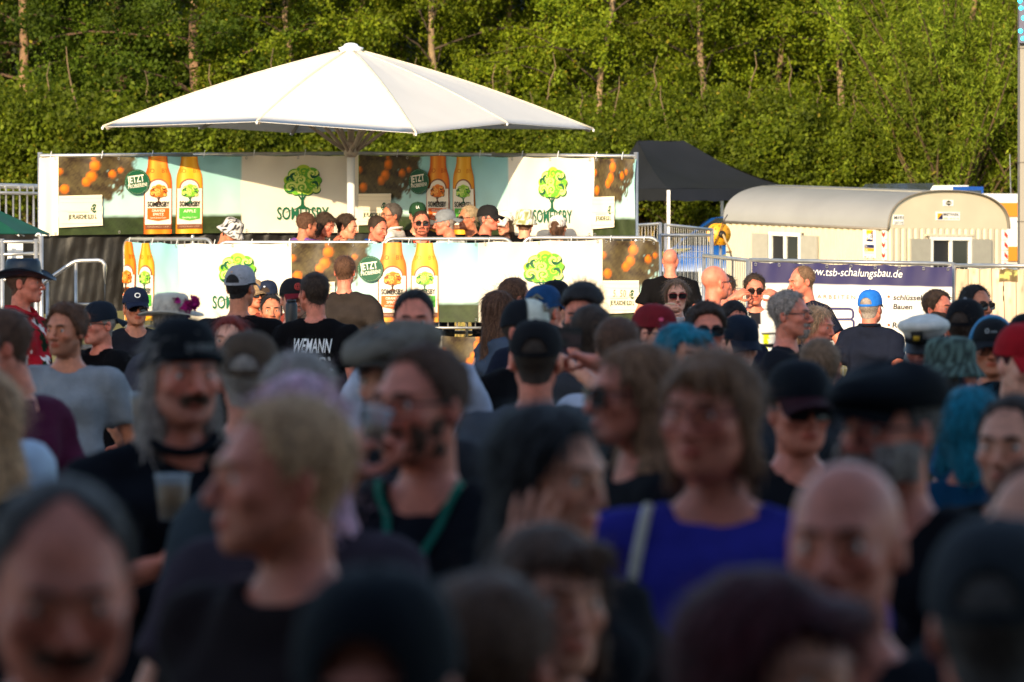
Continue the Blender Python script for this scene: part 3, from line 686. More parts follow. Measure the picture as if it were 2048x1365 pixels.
# ------------------------------------------------------------------ big white parasol
PD = 57.0; pc = at(702, 490, PD); ap = at(702, 97, PD)
pa = empty('parasol', (pc[0], PD, FL), 0, 'large square white market parasol standing on the deck', 'parasol')
az = ap[2] - FL; RR = 506 / FPX * PD
th0 = math.atan2(-2.36, .67)                      # near corner
dirs = []
for q in range(8):
    a = th0 + q * math.pi / 4; corner = q % 2 == 0
    rr = RR if corner else RR * math.cos(math.pi / 4)
    zr = {0: 3.07, 2: 3.17, 4: 3.17, 6: 3.165}.get(q, 3.2)
    dirs.append(np.array([rr * math.cos(a), rr * math.sin(a), zr - FL]))
top = np.array([0, 0, az])
def rib(q, t): return top + (dirs[q] - top) * t + np.array([0, 0, .05 * math.sin(math.pi * t) * (1 if q % 2 == 0 else .8)])
for q in range(8):
    q2 = (q + 1) % 8; nu, nv = 15, 11; V = []
    for i in range(nu):
        t = .055 + .945 * i / (nu - 1); a, b = rib(q, t), rib(q2, t)
        for j in range(nv):
            s_ = j / (nv - 1); p = a + (b - a) * s_; bow = 4 * s_ * (1 - s_)
            p = p + np.array([0, 0, -.015 * bow * t * 4 * (1 - t) * 1.2]); inw = (top - p); inw[2] = 0; p = p + inw * .010 * bow * t ** 3
            p[2] += .006 * math.sin(s_ * 19 + t * 7 + q) * t * (1 - t) * 2 * bow
            V.append(p)
    V = np.array(V); nrm = np.array([0, 0, .006]); F = grid_faces(nu, nv)
    Vb = V - nrm; n = len(V)
    ring = [(i * nv) for i in range(nu)]
    edge = [(j + (nu - 1) * nv, j + 1 + (nu - 1) * nv, j + 1 + (nu - 1) * nv + n, j + (nu - 1) * nv + n) for j in range(nv - 1)]
    Fs = [tuple(f) for f in F] + [tuple(f[::-1] + n) for f in F] + edge
    obj('canopy_panel', mesh_np('canopy_panel', np.concatenate([V, Vb]), Fs), M['canvas'], pa)
    MB().tube([rib(q, t) + [0, 0, .004] for t in np.linspace(.05, 1, 12)], .010, 5, (.72, .62, .46)).build('seam', M['cloth'], pa, True)
    MB().tube([rib(q, t) - [0, 0, .035] for t in np.linspace(.03, .985, 8)], .016, 6).build('rib', M['ribs'], pa, True)
    hub = np.array([0, 0, at(702, 303, PD)[2] - FL]); d = dirs[q] / np.linalg.norm(dirs[q][:2]); h2 = hub + np.array([d[0], d[1], 0]) * .055
    MB().tube([h2, rib(q, .42) - [0, 0, .05]], .019, 6).build('strut', M['ribs'], pa, True)
    MB().tube([dirs[q] + [0, 0, -.0], dirs[q] - [0, 0, .028]], .012, 6, (.9, .9, .9)).build('end_cap', M['paintsteel'], pa, True)
zh = at(702, 303, PD)[2] - FL
MB().tube([(0, 0, .02), (0, 0, zh - .05)], .040, 16).build('pole', M['white'], pa, True)
MB().tube([(0, 0, zh - .04), (0, 0, az - .06)], .036, 14).build('mast', M['ribs'], pa, True)
MB().tube([(0, 0, zh - .06), (0, 0, zh - .02), (0, 0, zh + .05), (0, 0, zh + .09)], [.05, .075, .07, .05], 16).build('hub', M['ribs'], pa, True)
MB().tube([(0, 0, az - .05), (0, 0, az + .005), (0, 0, az + .02), (0, 0, az + .045), (0, 0, az + .055)], [.10, .128, .08, .06, .02], 20).build('top_cap', M['white'], pa, True)
MB().box((-.45, -.45, .005), (.45, .45, .09)).build('base_plate', M['black'], pa)

# ------------------------------------------------------------------ left edge: green parasol, bar fence, stair rail, scaffold
gp = at(-95, 415, 53); g = empty('green_parasol', (gp[0], 53, 0), 0, 'dark green parasol reaching in beside the white banner edge', 'parasol')
gt = np.array([0, 0, gp[2] + .17]); gr = 0.905
for q in range(8):
    a0, a1 = q * math.pi / 4 + .05, (q + 1) * math.pi / 4 + .05; V = []
    ez = at(0, 468, 53)[2]
    for i in range(7):
        t = .03 + .97 * i / 6
        for j in range(6):
            s_ = j / 5; p0 = np.array([math.cos(a0) * gr, math.sin(a0) * gr, ez]); p1 = np.array([math.cos(a1) * gr, math.sin(a1) * gr, ez]); p = gt + (p0 + (p1 - p0) * s_ - gt) * t; p[2] -= .03 * 4 * s_ * (1 - s_) * t * (1 - t) * 2; V.append(p)
    V = np.array(V); n = len(V); F = grid_faces(7, 6)
    obj('canopy_panel', mesh_np('canopy_panel', np.concatenate([V, V - [0, 0, .005]]), [tuple(f) for f in F] + [tuple(f[::-1] + n) for f in F]), M['green'], g)
    MB().tube([gt - [0, 0, .03], np.array([math.cos(a0) * gr, math.sin(a0) * gr, ez - .02])], .008, 5, (.75, .75, .72)).build('rib', M['paintsteel'], g)
MB().tube([(0, 0, 0), (0, 0, gt[2])], .022, 10, (.7, .7, .7)).build('pole', M['paintsteel'], g, True)
MB().box((-.3, -.3, 0), (.3, .3, .07)).build('base_plate', M['black'], g)
fz0 = at(0, 366, 61)
bfx = empty('bar_fence', (at(20, 400, 61)[0], 61, 0), R(8), 'row of stacked galvanised barriers behind the blank banner edge', 'fence')
zt = at(0, 369, 61)[2]
MB().tube([(-.9, 0, zt), (.42, 0, zt - .03)], .03, 8).build('top_rail', M['galv'], bfx, True)
MB().tube([(-.9, -.05, zt - .08), (.42, -.05, zt - .10)], .018, 8).build('second_rail', M['galv'], bfx, True)
for q in range(26):
    x = -.85 + q * .049; MB().tube([(x, -.03 * (q % 2), 0), (x + .03 * math.sin(q * 2.1), -.03 * (q % 2), zt - .02)], .011, 6).build('bar', M['galv'], bfx, True)
MB().tube([(-.9, 0, .3), (.42, 0, .3)], .03, 8).build('bottom_rail', M['galv'], bfx, True)
# stair handrail
hr = empty('stair_handrail', (at(150, 600, 54.6)[0], 54.6, 0), 0, 'galvanised handrail of the deck stairs beside the black tarpaulin', 'handrail')
def hp(px, py, dy=0): p = at(px, py, 54.6 + dy); return p - np.array(hr.location)
pts = [hp(60, 584), hp(92, 563), hp(143, 527), hp(152, 523), hp(162, 522), hp(196, 521), hp(204, 523), hp(209, 529), hp(210, 537)]
p_end = hp(210, 640); MB().tube(pts + [p_end], .021, 10).build('handrail', M['galv'], hr, True)
for px, py in ((152, 525), (95, 562)):
    a = hp(px, py); MB().tube([a, (a[0], a[1], .2)], .017, 8).build('post', M['galv'], hr, True)
a = hp(210, 640); MB().tube([a, (a[0], a[1], .2)], .02, 8).build('post', M['galv'], hr, True)
MB().tube([hp(152, 609), hp(210, 609)], .014, 8).build('mid_rail', M['galv'], hr, True)
stp = empty('deck_stairs', (at(120, 600, 55.2)[0], 55.2, 0), 0, 'metal steps leading up to the deck beside the handrail', 'stairs')
for q in range(5):
    zz = .19 * (q + 1); xx = -.55 + q * .26; MB().box((xx, -.45, zz - .03), (xx + .28, .5, zz)).build('step', M['galv'], stp)
MB().box((.60, -.45, .05), (.66, .5, .93)).build('stair_frame', M['galv'], stp)
MB().box((-.55, -.45, .02), (-.5, .5, .16)).build('stair_frame', M['galv'], stp)
sc_ = empty('scaffold_gate', (at(40, 600, 52)[0], 52, 0), 0, 'galvanised scaffold gate posts behind the red floral shirt', 'gate')
def sp_(px, py, dy=0): return at(px, py, 52 + dy) - np.array(sc_.location)
for px, yt in ((82, 472), (72, 478), (4, 478)):
    a = sp_(px, yt); MB().tube([(a[0], a[1], 0), a], .022, 8).build('post', M['galv'], sc_, True)
for ya, yb in ((484, 484), (511, 507), (560, 560)):
    MB().tube([sp_(-40, ya), sp_(82, yb)], .016, 8).build('rail', M['galv'], sc_, True)
t = np.linspace(0, math.pi, 9); MB().tube([sp_(77 + 5 * math.cos(q), 474 - 6 * math.sin(q)) for q in t], .014, 7).build('top_bend', M['galv'], sc_, True)
MB().box(sp_(15, 500, .3) - [0, .01, .3], sp_(46, 486, .3) + [0, .01, 0], (.75, .74, .7)).build('panel', M['paintsteel'], sc_)
# ------------------------------------------------------------------ right: black pop-up tent
TD = 80.0
tn = empty('pop_up_tent', (at(1337, 500, TD)[0], TD, gz(TD)), 0, 'black pop-up tent with white legs behind the deck fence', 'tent')
def tp(px, py, D): return at(px, py, D) - np.array(tn.location)
cN = tp(1337, 378, TD); cR = tp(1590, 378, TD + 2.0); cL = tp(1195, 378, TD + 2.4); cF = cR + cL - cN
rA, rB = tp(1275, 282, TD + 1.9), tp(1368, 283, TD + 2.4)
def tpanel(q, sag):
    """q: four corners eaveA, eaveB, ridgeB, ridgeA"""
    nu, nv = 13, 13; V = []
    for i in range(nu):
        s_ = i / (nu - 1)
        for j in range(nv):
            t = j / (nv - 1); p = (q[0] * (1 - s_) + q[1] * s_) * (1 - t) + (q[3] * (1 - s_) + q[2] * s_) * t
            p = p + np.array([0, 0, -sag * math.sin(math.pi * t) * (.55 + .45 * math.sin(math.pi * s_))]); p[2] += .008 * math.sin(9 * s_ + 5 * t); V.append(p)
    V = np.array(V); n = len(V); F = grid_faces(nu, nv)
    obj('roof_panel', mesh_np('roof_panel', np.concatenate([V, V - [0, 0, .006]]), [tuple(f) for f in F] + [tuple(f[::-1] + n) for f in F]), M['tent'], tn)
tpanel((cN, cR, rB, rA), .14); tpanel((cL, cN, rA, rA), .12); tpanel((cR, cF, rB, rB), .14); tpanel((cF, cL, rA, rB), .14)
vh = np.array([0, 0, -.17])
for a, b in ((cN, cR), (cL, cN), (cR, cF), (cF, cL)):
    s_ = np.linspace(0, 1, 15)[:, None]; up = a + (b - a) * s_; lo_ = up + vh + np.stack([0 * s_[:, 0], .012 * np.sin(s_[:, 0] * 25), .01 * np.sin(s_[:, 0] * 30)], 1)
    V = np.concatenate([up, lo_]); F = [(i, i + 1, 16 + i, 15 + i) for i in range(14)]
    obj('valance', mesh_np('valance', V, F), M['tent'], tn)
for c in (cN, cR, cL, cF):
    MB().box((c[0] - .022, c[1] - .022, 0), (c[0] + .022, c[1] + .022, c[2] - .02)).build('leg', M['white'], tn)
    MB().box((c[0] - .08, c[1] - .08, 0), (c[0] + .08, c[1] + .08, .012)).build('foot', M['galv'], tn)

# ------------------------------------------------------------------ site hut (construction trailer)
HD = 74.0; h0 = at(1775, 457, HD)                 # near eave corner
end_r = at(2013, 459, HD + 1.55); far_l = at(1452, 443, HD + 2.35)
ex = end_r - h0; lx = far_l - h0
hut = empty('site_hut', (h0[0], h0[1], gz(HD)), 0, 'cream corrugated site hut trailer with a curved grey roof', 'hut')
HB = gz(HD) + .35 - h0[2]                          # wall bottom, relative to eave
o3 = np.array([0, 0, h0[2] - gz(HD)])
def HP(e, l, z, out=0., face='e'):
    """e 0..1 along the end wall, l 0..1 along the long wall, z metres over the eave"""
    p = o3 + ex * e + lx * l + np.array([0, 0, z])
    n = np.cross(ex, [0, 0, 1]) if face == 'e' else np.cross([0, 0, 1], lx)
    return p + n / np.linalg.norm(n) * out
RH = at(0, 383, HD + .8)[2] - at(0, 457, HD + .8)[2]
cw = np.array(S(206, 193, 167)); M['hutwall'] = mat('hut wall', attr=True, rough=.55, nscale=2.5, namt=.06, bump=.03, bscale=40)
def corr(face, n, name):
    mb = MB(); prof = [(0, 0), (.18, 0), (.30, .03), (.70, .03), (.82, 0), (1, 0)]; V = []
    for q in range(n):
        for f, o in prof:
            s_ = (q + f) / n
            V.append(HP(s_, 0, 0, o, 'e') if face == 'e' else HP(0, s_, 0, o, 'l'))
    V = np.array(V); k = len(V); Vb = V + [0, 0, HB]
    mb.add(np.concatenate([V, Vb]), [(i, i + 1, k + i + 1, k + i) for i in range(k - 1)], cw); return mb.build(name, M['hutwall'], hut)
corr('e', 19, 'end_wall'); corr('l', 26, 'long_wall')
mb = MB(); mb.add([HP(1, 0, 0), HP(1, 1, 0), HP(1, 1, HB), HP(1, 0, HB)], [(0, 1, 2, 3)], cw); mb.build('rear_long_wall', M['hutwall'], hut); mb = MB(); mb.add([HP(0, 1, 0), HP(1, 1, 0), HP(1, 1, HB), HP(0, 1, HB)], [(3, 2, 1, 0)], cw); mb.build('rear_end_wall', M['hutwall'], hut)
mb = MB(); mb.add([HP(0, 0, HB), HP(1, 0, HB), HP(1, 1, HB), HP(0, 1, HB)], [(0, 1, 2, 3)], (.1, .1, .1)); mb.build('floor', M['hutwall'], hut)
arch = lambda t: (.5 - .5 * np.sign(math.cos(t)) * abs(math.cos(t)) ** .82, RH * math.sin(t) ** .80)
AT = [arch(t) for t in np.linspace(0, math.pi, 33)]
V = [HP(e, 0, z, .012) for e, z in AT]; mb = MB(); mb.add(V, [tuple(range(len(V)))], cw * 1.0); mb.build('gable', M['hutwall'], hut)
V = [HP(e, 1, z) for e, z in AT]; mb = MB(); mb.add(V, [tuple(range(len(V)))[::-1]], cw); mb.build('rear_gable', M['hutwall'], hut)
M['hutroof'] = mat('hut roof', (.37, .355, .325), rough=.48, metal=.35, nscale=1.2, namt=.10, bump=.06, bscale=6)
nl = 12; V = []
for i in range(nl):
    l = -.012 + 1.024 * i / (nl - 1)
    for e, z in AT: V.append(HP(.5 + (e - .5) * 1.015, l, z * 1.02 + .004))
obj('roof', mesh_np('roof', V, grid_faces(nl, len(AT))), M['hutroof'], hut)
MB().tube([HP(.5 + (e - .5) * 1.02, -.013, z * 1.02 + .006) for e, z in AT], .013, 5, S(120, 112, 100)).build('gable_trim', M['paintsteel'], hut, True)
MB().tube([HP(-.012, -.01, -.01), HP(-.012, 1.0, -.01)], .02, 6, S(120, 112, 100)).build('eave_trim', M['paintsteel'], hut, True)
MB().tube([HP(.30, 0, RH * .965), HP(.30, 1, RH * .965)], .022, 5, S(150, 144, 128)).build('roof_seam', M['paintsteel'], hut, True)
def quad(face, s0, s1, z0, z1, out):
    f = (lambda s_, z: HP(s_, 0, z, out, 'e')) if face == 'e' else (lambda s_, z: HP(0, s_, z, out, 'l'))
    return [f(s0, z0), f(s1, z0), f(s1, z1), f(s0, z1)]
def slab(face, s0, s1, z0, z1, o0, o1, name, m, c, parent=hut):
    A = quad(face, s0, s1, z0, z1, o0); B = quad(face, s0, s1, z0, z1, o1); mb = MB()
    mb.add(np.array(A + B), [(4, 5, 6, 7), (0, 3, 2, 1), (0, 1, 5, 4), (1, 2, 6, 5), (2, 3, 7, 6), (3, 0, 4, 7)], c); return mb.build(name, m, parent)
Lh = np.linalg.norm(lx); Eh = np.linalg.norm(ex)
def win(face, c0, c1, sh, z1, z0):
    """window with frame, two sashes and open shutters; c0..c1 along the wall"""
    w_ = slab(face, c0, c1, z0, z1, .0, .036, 'window', M['black'], (.02, .02, .02))
    fr = S(232, 230, 222); f = .03; df = f / (Eh if face == 'e' else Lh) * (1 if c1 > c0 else -1); mid = (c0 + c1) / 2
    for a, b in ((c0, c0 + df * 1.6), (mid - df * .7, mid + df * .7), (c1 - df * 1.6, c1)): slab(face, a, b, z0, z1, .03, .07, 'frame', M['paintsteel'], fr, w_)
    slab(face, c0, c1, z1 - .05, z1, .031, .075, 'frame', M['paintsteel'], fr, w_)
    slab(face, mid + df, c1 - df * 1.6, z0, z1 - .05, .037, .045, 'pane', M['glass'], (.05, .05, .05), w_)
    d = sh * (1 if c1 > c0 else -1)
    slab(face, c0 - d - df * .4, c0 - df * .4, z0, z1 - .03, .045, .075, 'shutter', M['paintsteel'], S(158, 154, 142)); slab(face, c1 + df * .4, c1 + d + df * .4, z0, z1 - .03, .045, .075, 'shutter', M['paintsteel'], S(158, 154, 142))
zw = lambda py: at(0, py, HD)[2] - h0[2]
win('e', .328, .672, .16, zw(473), zw(560)); win('l', .706, .508, .10, zw(474), zw(560))
slab('e', .30, .70, zw(472), zw(468), .0, .05, 'rain_drip', M['paintsteel'], cw)
# stickers
def sticker(face, s0, s1, z0, z1, out, c, name='sticker'): return slab(face, s0, s1, z0, z1, .002, out, name, M['ink'], c)
def hut_text(face, s, s0, s1, z0, h, out, c, parent, **k):
    V, F = text_fit(s, 0, 1, 0, h, **k); f = HP; 
    W = np.array([HP(s0 + (s1 - s0) * x, 0, z0 + z, out, 'e') if face == 'e' else HP(0, s0 + (s1 - s0) * x, z0 + z, out, 'l') for x, z in V])
    mb = MB(); mb.add(W, F, c); return mb.build('lettering', M['ink'], parent)
wt = S(240, 238, 232); bk = S(30, 28, 30)
s1_ = sticker('e', .04, .125, zw(450), zw(430), .02, wt); hut_text('e', 'M101', .045, .12, zw(439) , .045, .023, bk, s1_, bold=.02); hut_text('e', '22071195', .045, .12, zw(449), .04, .023, bk, s1_)
s2_ = sticker('e', .395, .595, zw(440), zw(423), .02, wt); hut_text('e', 'MIETPARK', .455, .585, zw(431), .04, .023, bk, s2_, bold=.015); hut_text('e', '0800 - 44 555 44', .455, .585, zw(438), .025, .023, S(214, 170, 60), s2_)
slab('e', .405, .447, zw(438), zw(426), .0205, .023, 'emblem', M['ink'], S(226, 166, 30), s2_); mb = MB(); q_ = quad('e', .405, .447, zw(438), zw(426), .0245); mb.add([q_[0], q_[1], q_[2]], [(0, 1, 2)], S(30, 36, 80)); mb.build('emblem', M['ink'], s2_)
s3_ = sticker('e', .455, .54, zw(411), zw(399), .02, wt)
mb = MB(); c_ = HP(.4975, 0, zw(405), .023); a_ = ex / Eh; 
for sg in (1, -1): mb.add([c_ + a_ * -.07 + [0, 0, sg * .008], c_ + a_ * .07 + [0, 0, sg * .008], c_ + a_ * .04 + [0, 0, sg * .018], c_ + [0, 0, sg * .036], c_ + a_ * -.04 + [0, 0, sg * .018]], [(0, 1, 2, 3, 4)] if sg > 0 else [(4, 3, 2, 1, 0)], S(70, 66, 30) if sg > 0 else bk)
mb.build('emblem', M['ink'], s3_); hut_text('e', 'HERO', .475, .52, zw(407.2), .02, .024, S(150, 130, 60), s3_)
s4_ = sticker('l', .135, .062, zw(518), zw(459), .035, wt, 'sign')
slab('l', .115, .075, zw(485), zw(462), .0355, .039, 'emblem', M['ink'], S(226, 166, 30), s4_); q_ = quad('l', .115, .075, zw(485), zw(462), .041); mb = MB(); mb.add([q_[0], q_[1], q_[2]], [(0, 1, 2)], S(30, 36, 80)); mb.build('emblem', M['ink'], s4_)
hut_text('l', 'HKL', .114, .077, zw(480), .07, .043, wt, s4_, bold=.03, shear=.2)
slab('l', .128, .068, zw(498), zw(491), .0355, .039, 'band', M['ink'], S(30, 36, 80), s4_); slab('l', .128, .068, zw(504.5), zw(498.5), .0355, .039, 'band', M['ink'], S(226, 150, 30), s4_); slab('l', .128, .068, zw(510.5), zw(505), .0355, .039, 'band', M['ink'], S(190, 186, 176), s4_)
hut_text('l', 'Mieten', .125, .105, zw(496), .022, .042, wt, s4_); hut_text('l', 'Kaufen', .125, .105, zw(503), .022, .042, wt, s4_); hut_text('l', '0800 - 44 555 44', .128, .068, zw(517), .025, .042, bk, s4_)
# red and white corner markings
for face, s0, s1, nm in (('l', .022, .002, 1), ('e', .955, .998, 0)):
    for q in range(6):
        st4 = sticker(face, s0, s1, zw(478.5 + q * 21), zw(459 + q * 21), .034, S(238, 234, 224), 'corner_marking')
        z0_, z1_ = zw(478.5 + q * 21), zw(459 + q * 21); zm = (z0_ + z1_) / 2; hh = (z1_ - z0_)
        f = (lambda s_, z: HP(s_, 0, z, .037, 'e')) if face == 'e' else (lambda s_, z: HP(0, s_, z, .037, 'l'))
        m_ = (s0 + s1) / 2; mb = MB()
        if nm: mb.add([f(s0, zm + hh * .32), f(m_, zm + hh * .02), f(s1, zm + hh * .32), f(s1, zm - hh * .08), f(m_, zm - hh * .4), f(s0, zm - hh * .08)], [(1, 0, 5, 4), (2, 1, 4, 3)], S(206, 48, 30))
        else: mb.add([f(s0 + (s1 - s0) * .25, zm + hh * .4), f(s1 - (s1 - s0) * .1, zm - hh * .02), f(s1 - (s1 - s0) * .1, zm - hh * .4), f(s0 + (s1 - s0) * .25, zm - hh * .05)], [(0, 3, 2, 1)], S(206, 48, 30))
        mb.build('stripe', M['ink'], st4)
for e_, l_ in ((.08, .3), (.92, .3), (.08, .7), (.92, .7)):
    p = HP(e_, l_, 0); p[2] = .31
    d = ex / Eh * .1; MB().tube([p - d, p + d], .31, 18, (.02, .02, .02)).build('wheel', M['rubber'], hut, True)

# ------------------------------------------------------------------ cable reel hanging at the hut corner
rl = at(1438, 469, 70); reel = empty('cable_reel', tuple(rl), R(28), 'round orange-yellow cable reel hung beside the hut corner', 'reel')
rr_ = 22 / FPX * 70
for y0, nm in ((-.05, 'front_flange'), (.07, 'rear_flange')):
    MB().tube([(0, y0 - .008, 0), (0, y0 + .008, 0)], rr_, 28, S(232, 160, 30)).build(nm, M['plastic'], reel, True)
MB().tube([(0, -.04, 0), (0, .06, 0)], rr_ * .78, 20, S(190, 90, 30)).build('wound_cable', M['rope'], reel, True)
MB().tube([(0, -.085, 0), (0, -.058, 0)], rr_ * .34, 18, S(40, 34, 30)).build('hub', M['plastic'], reel, True)
for q in range(10):
    a = q * .628; c_ = np.array([rr_ * .8 * math.cos(a), -.0605, rr_ * .8 * math.sin(a)]); MB().tube([c_, c_ + [.0, -.003, 0]], .008, 6, S(90, 60, 20)).build('hole', M['plastic'], reel)
MB().tube([(0, -.1, 0), (.03, -.11, -.08), (.10, -.10, -.20), (.16, -.02, -.22), (.17, .1, -.22)], .012, 7, S(180, 150, 110)).build('handle', M['rope'], reel, True)
MB().tube([(.12, 0, .24), (.02, -.10, .18), (-.06, -.10, 0), (-.12, -.08, -.14)], .007, 6, S(70, 50, 40)).build('strap', M['rope'], reel, True)
MB().tube([(.14, -.02, -.2), (.19, .0, -.32), (.20, .02, -.6), (.21, .02, -1.2), (.2, .05, rl[2] * -1 + gz(70))], .012, 6, S(60, 56, 50)).build('hanging_cable', M['rope'], reel, True)
MB().tube([(.08, .1, 0), (.08, .1, -rl[2] + gz(70)) ], .02, 8, S(150, 146, 140)).build('stand_post', M['galv'], reel, True)

# ------------------------------------------------------------------ police car and ambulance
def vehicle(name, px, D, rz, label, cat, L, W, H, bonnet, kind):
    e = empty(name, (at(px, 500, D)[0], D, gz(D)), rz, label, cat)
    # side profile: x along the length (front at -L/2), z
    if kind == 'car':
        prof = [(-L / 2, .35), (-L / 2 + .02, .75), (-L / 2 + .15, .92), (-L / 2 + bonnet, 1.10), (-L / 2 + bonnet + .95, H - .05), (-L / 2 + bonnet + 1.6, H), (L / 2 - .5, H - .03), (L / 2 - .12, H - .45), (L / 2 - .02, .9), (L / 2, .4), (L / 2 - .05, .3), (-L / 2 + .05, .28)]
    else:
        prof = [(-L / 2, .4), (-L / 2 + .02, .9), (-L / 2 + .2, 1.15), (-L / 2 + bonnet, 1.4), (-L / 2 + bonnet + .65, H - .25), (-L / 2 + bonnet + 1.0, H), (L / 2 - .1, H), (L / 2, H - .15), (L / 2, .45), (L / 2 - .05, .35), (-L / 2 + .05, .32)]
    P = np.array(prof); rings = []
    for y, sx, dz in ((-W / 2, .975, -.02), (-W / 2 + .06, .995, -.005), (-W / 2 + .2, 1, 0), (W / 2 - .2, 1, 0), (W / 2 - .06, .995, -.005), (W / 2, .975, -.02)):
        k_ = np.where(P[:, 1] > 1.05, 1 - .10 * (P[:, 1] - 1.05), 1); rings.append(np.stack([P[:, 0] * sx, y * k_, P[:, 1] + dz * (P[:, 1] > .6)], 1))
    return e, P, rings
bl = S(36, 104, 186); sv = S(196, 200, 204); yl = S(224, 206, 90)
car, P, rings = vehicle('police_car', 1545, 80, R(52), 'blue and silver police estate car with yellow stripes behind the mesh fence', 'car', 4.7, 1.95, 1.60, 1.15, 'car')
mb = MB(); mb.loft(rings, bl); zc = np.concatenate(rings)[:, 2]; mb.C[-1] = np.where((zc < .8)[:, None], sv, bl); mb.build('body', M['carpaint'], car, True)
def cbox(lo, hi, c, nm, m='carpaint', par=car): return MB().box(lo, hi, c).build(nm, M[m], par)
cz = lambda x: np.interp(x, P[:7, 0], P[:7, 1])
def sheet4(pts, c, nm, m='carpaint', par=car):
    mb = MB(); mb.add(pts, [(0, 1, 2, 3)], c); return mb.build(nm, M[m], par)
x1 = -2.3 + 1.25; sheet4([(-1.12, -.84, 1.168), (-1.12, .84, 1.168), (-.33, .74, 1.542), (-.33, -.74, 1.542)], (.1, .12, .14), 'windscreen', 'glass')
for sy in (-1, 1):
    sheet4([(-.95, sy * .985, 1.12), (1.85, sy * .985, 1.14), (1.6, sy * .955, 1.5), (-.30, sy * .955, 1.5)], (.1, .12, .14), 'side_window', 'glass')
    cbox((-2.0, sy * .976 - .01, .72), (2.2, sy * .976 + .01, .98), yl, 'side_stripe'); cbox((-2.37, sy * .66 - .22, .66), (-2.2, sy * .66 + .22, .84), S(235, 235, 228), 'headlight')
    for wx in (-1.45, 1.4):
        MB().tube([(wx, sy * .86 - .1, .33), (wx, sy * .86 + .1, .33)], .33, 20, (.02, .02, .02)).build('wheel', M['rubber'], car, True)
    MB().tube([(x1 + .45, sy * .98, 1.15), (x1 + .42, sy * 1.12, 1.2)], .07, 8, bl).build('mirror', M['carpaint'], car, True)
sheet4([(-2.1, -.85, .98), (-2.1, -.45, .985), (-1.2, -.5, 1.12), (-1.2, -.85, 1.11)], yl, 'bonnet_stripe'); sheet4([(-2.1, .45, .985), (-2.1, .85, .98), (-1.2, .85, 1.11), (-1.2, .5, 1.12)], yl, 'bonnet_stripe')
cbox((-2.362, -.42, .58), (-2.29, .42, .80), (.02, .02, .02), 'grille', 'plastic'); cbox((-2.375, -.92, .33), (-2.28, .92, .52), sv, 'bumper')
cbox((.2, -.6, 1.598), (.5, .6, 1.68), S(30, 90, 180), 'light_bar', 'plastic')
AH = at(0, 389, 79)[2] - gz(79)
amb, P, rings = vehicle('ambulance', 1965, 79.5, R(34), 'white ambulance van with an orange band behind the hut', 'van', 5.6, 2.1, AH, .75, 'van')
mb = MB(); mb.loft(rings, S(236, 232, 224)); mb.build('body', M['carpaint'], amb, True)
og = S(232, 140, 34)
for sy in (-1, 1):
    cbox((-1.3, sy * .985 - .03, AH - .32), (2.7, sy * .985 + .012, AH - .13), og, 'orange_band', par=amb)
    cbox((-2.6, sy * 1.045 - .012, .95), (2.7, sy * 1.045 + .012, 1.15), og, 'orange_band', par=amb)
    sheet4([(.15, sy * 1.05, 1.05), (1.1, sy * 1.05, 1.05), (1.1, sy * 1.02, AH - .45), (.15, sy * 1.02, AH - .45)], (.1, .12, .12), 'side_window', 'glass', amb); sheet4([(-1.75, sy * 1.03, 1.35), (-.8, sy * 1.03, 1.35), (-.8, sy * .97, 1.92), (-1.45, sy * .97, 1.92)], (.1, .12, .12), 'side_window', 'glass', amb)
    mir = MB().box((-1.95, sy * 1.12 - .12, 1.25), (-1.8, sy * 1.12 + .12, 1.75), (.02, .02, .02)).build('mirror', M['plastic'], amb)
    for wx in (-1.8, 1.7): MB().tube([(wx, sy * .92 - .11, .36), (wx, sy * .92 + .11, .36)], .36, 20, (.02, .02, .02)).build('wheel', M['rubber'], amb, True)
sheet4([(-2.02, -.85, 1.42), (-2.02, .85, 1.42), (-1.46, .78, 2.02), (-1.46, -.78, 2.02)], (.1, .12, .14), 'windscreen', 'glass', amb)
MB().tube([(.55, -.75, AH - .01), (.55, -.75, AH + .05), (.55, -.75, AH + .08)], [.085, .08, .05], 12, S(240, 120, 20)).build('amber_beacon', M['plastic'], amb, True)
MB().tube([(.1, -.5, AH - .01), (.08, -.5, AH + .55)], .006, 5, (.3, .3, .3)).build('aerial', M['galv'], amb)
zb = at(0, 387, 78.5)[2] - gz(79); zt_ = at(0, 372, 78.5)[2] - gz(79); lbx = -.75
MB().box((lbx - .14, -.45, AH), (lbx + .14, .45, zt_), S(232, 230, 222)).build('light_bar', M['plastic'], amb)
for y0, y1 in ((-.78, -.455), (.455, .78)): MB().box((lbx - .14, y0, AH), (lbx + .14, y1, zt_ - .02), S(16, 70, 150)).build('blue_lamp', M['plastic'], amb)

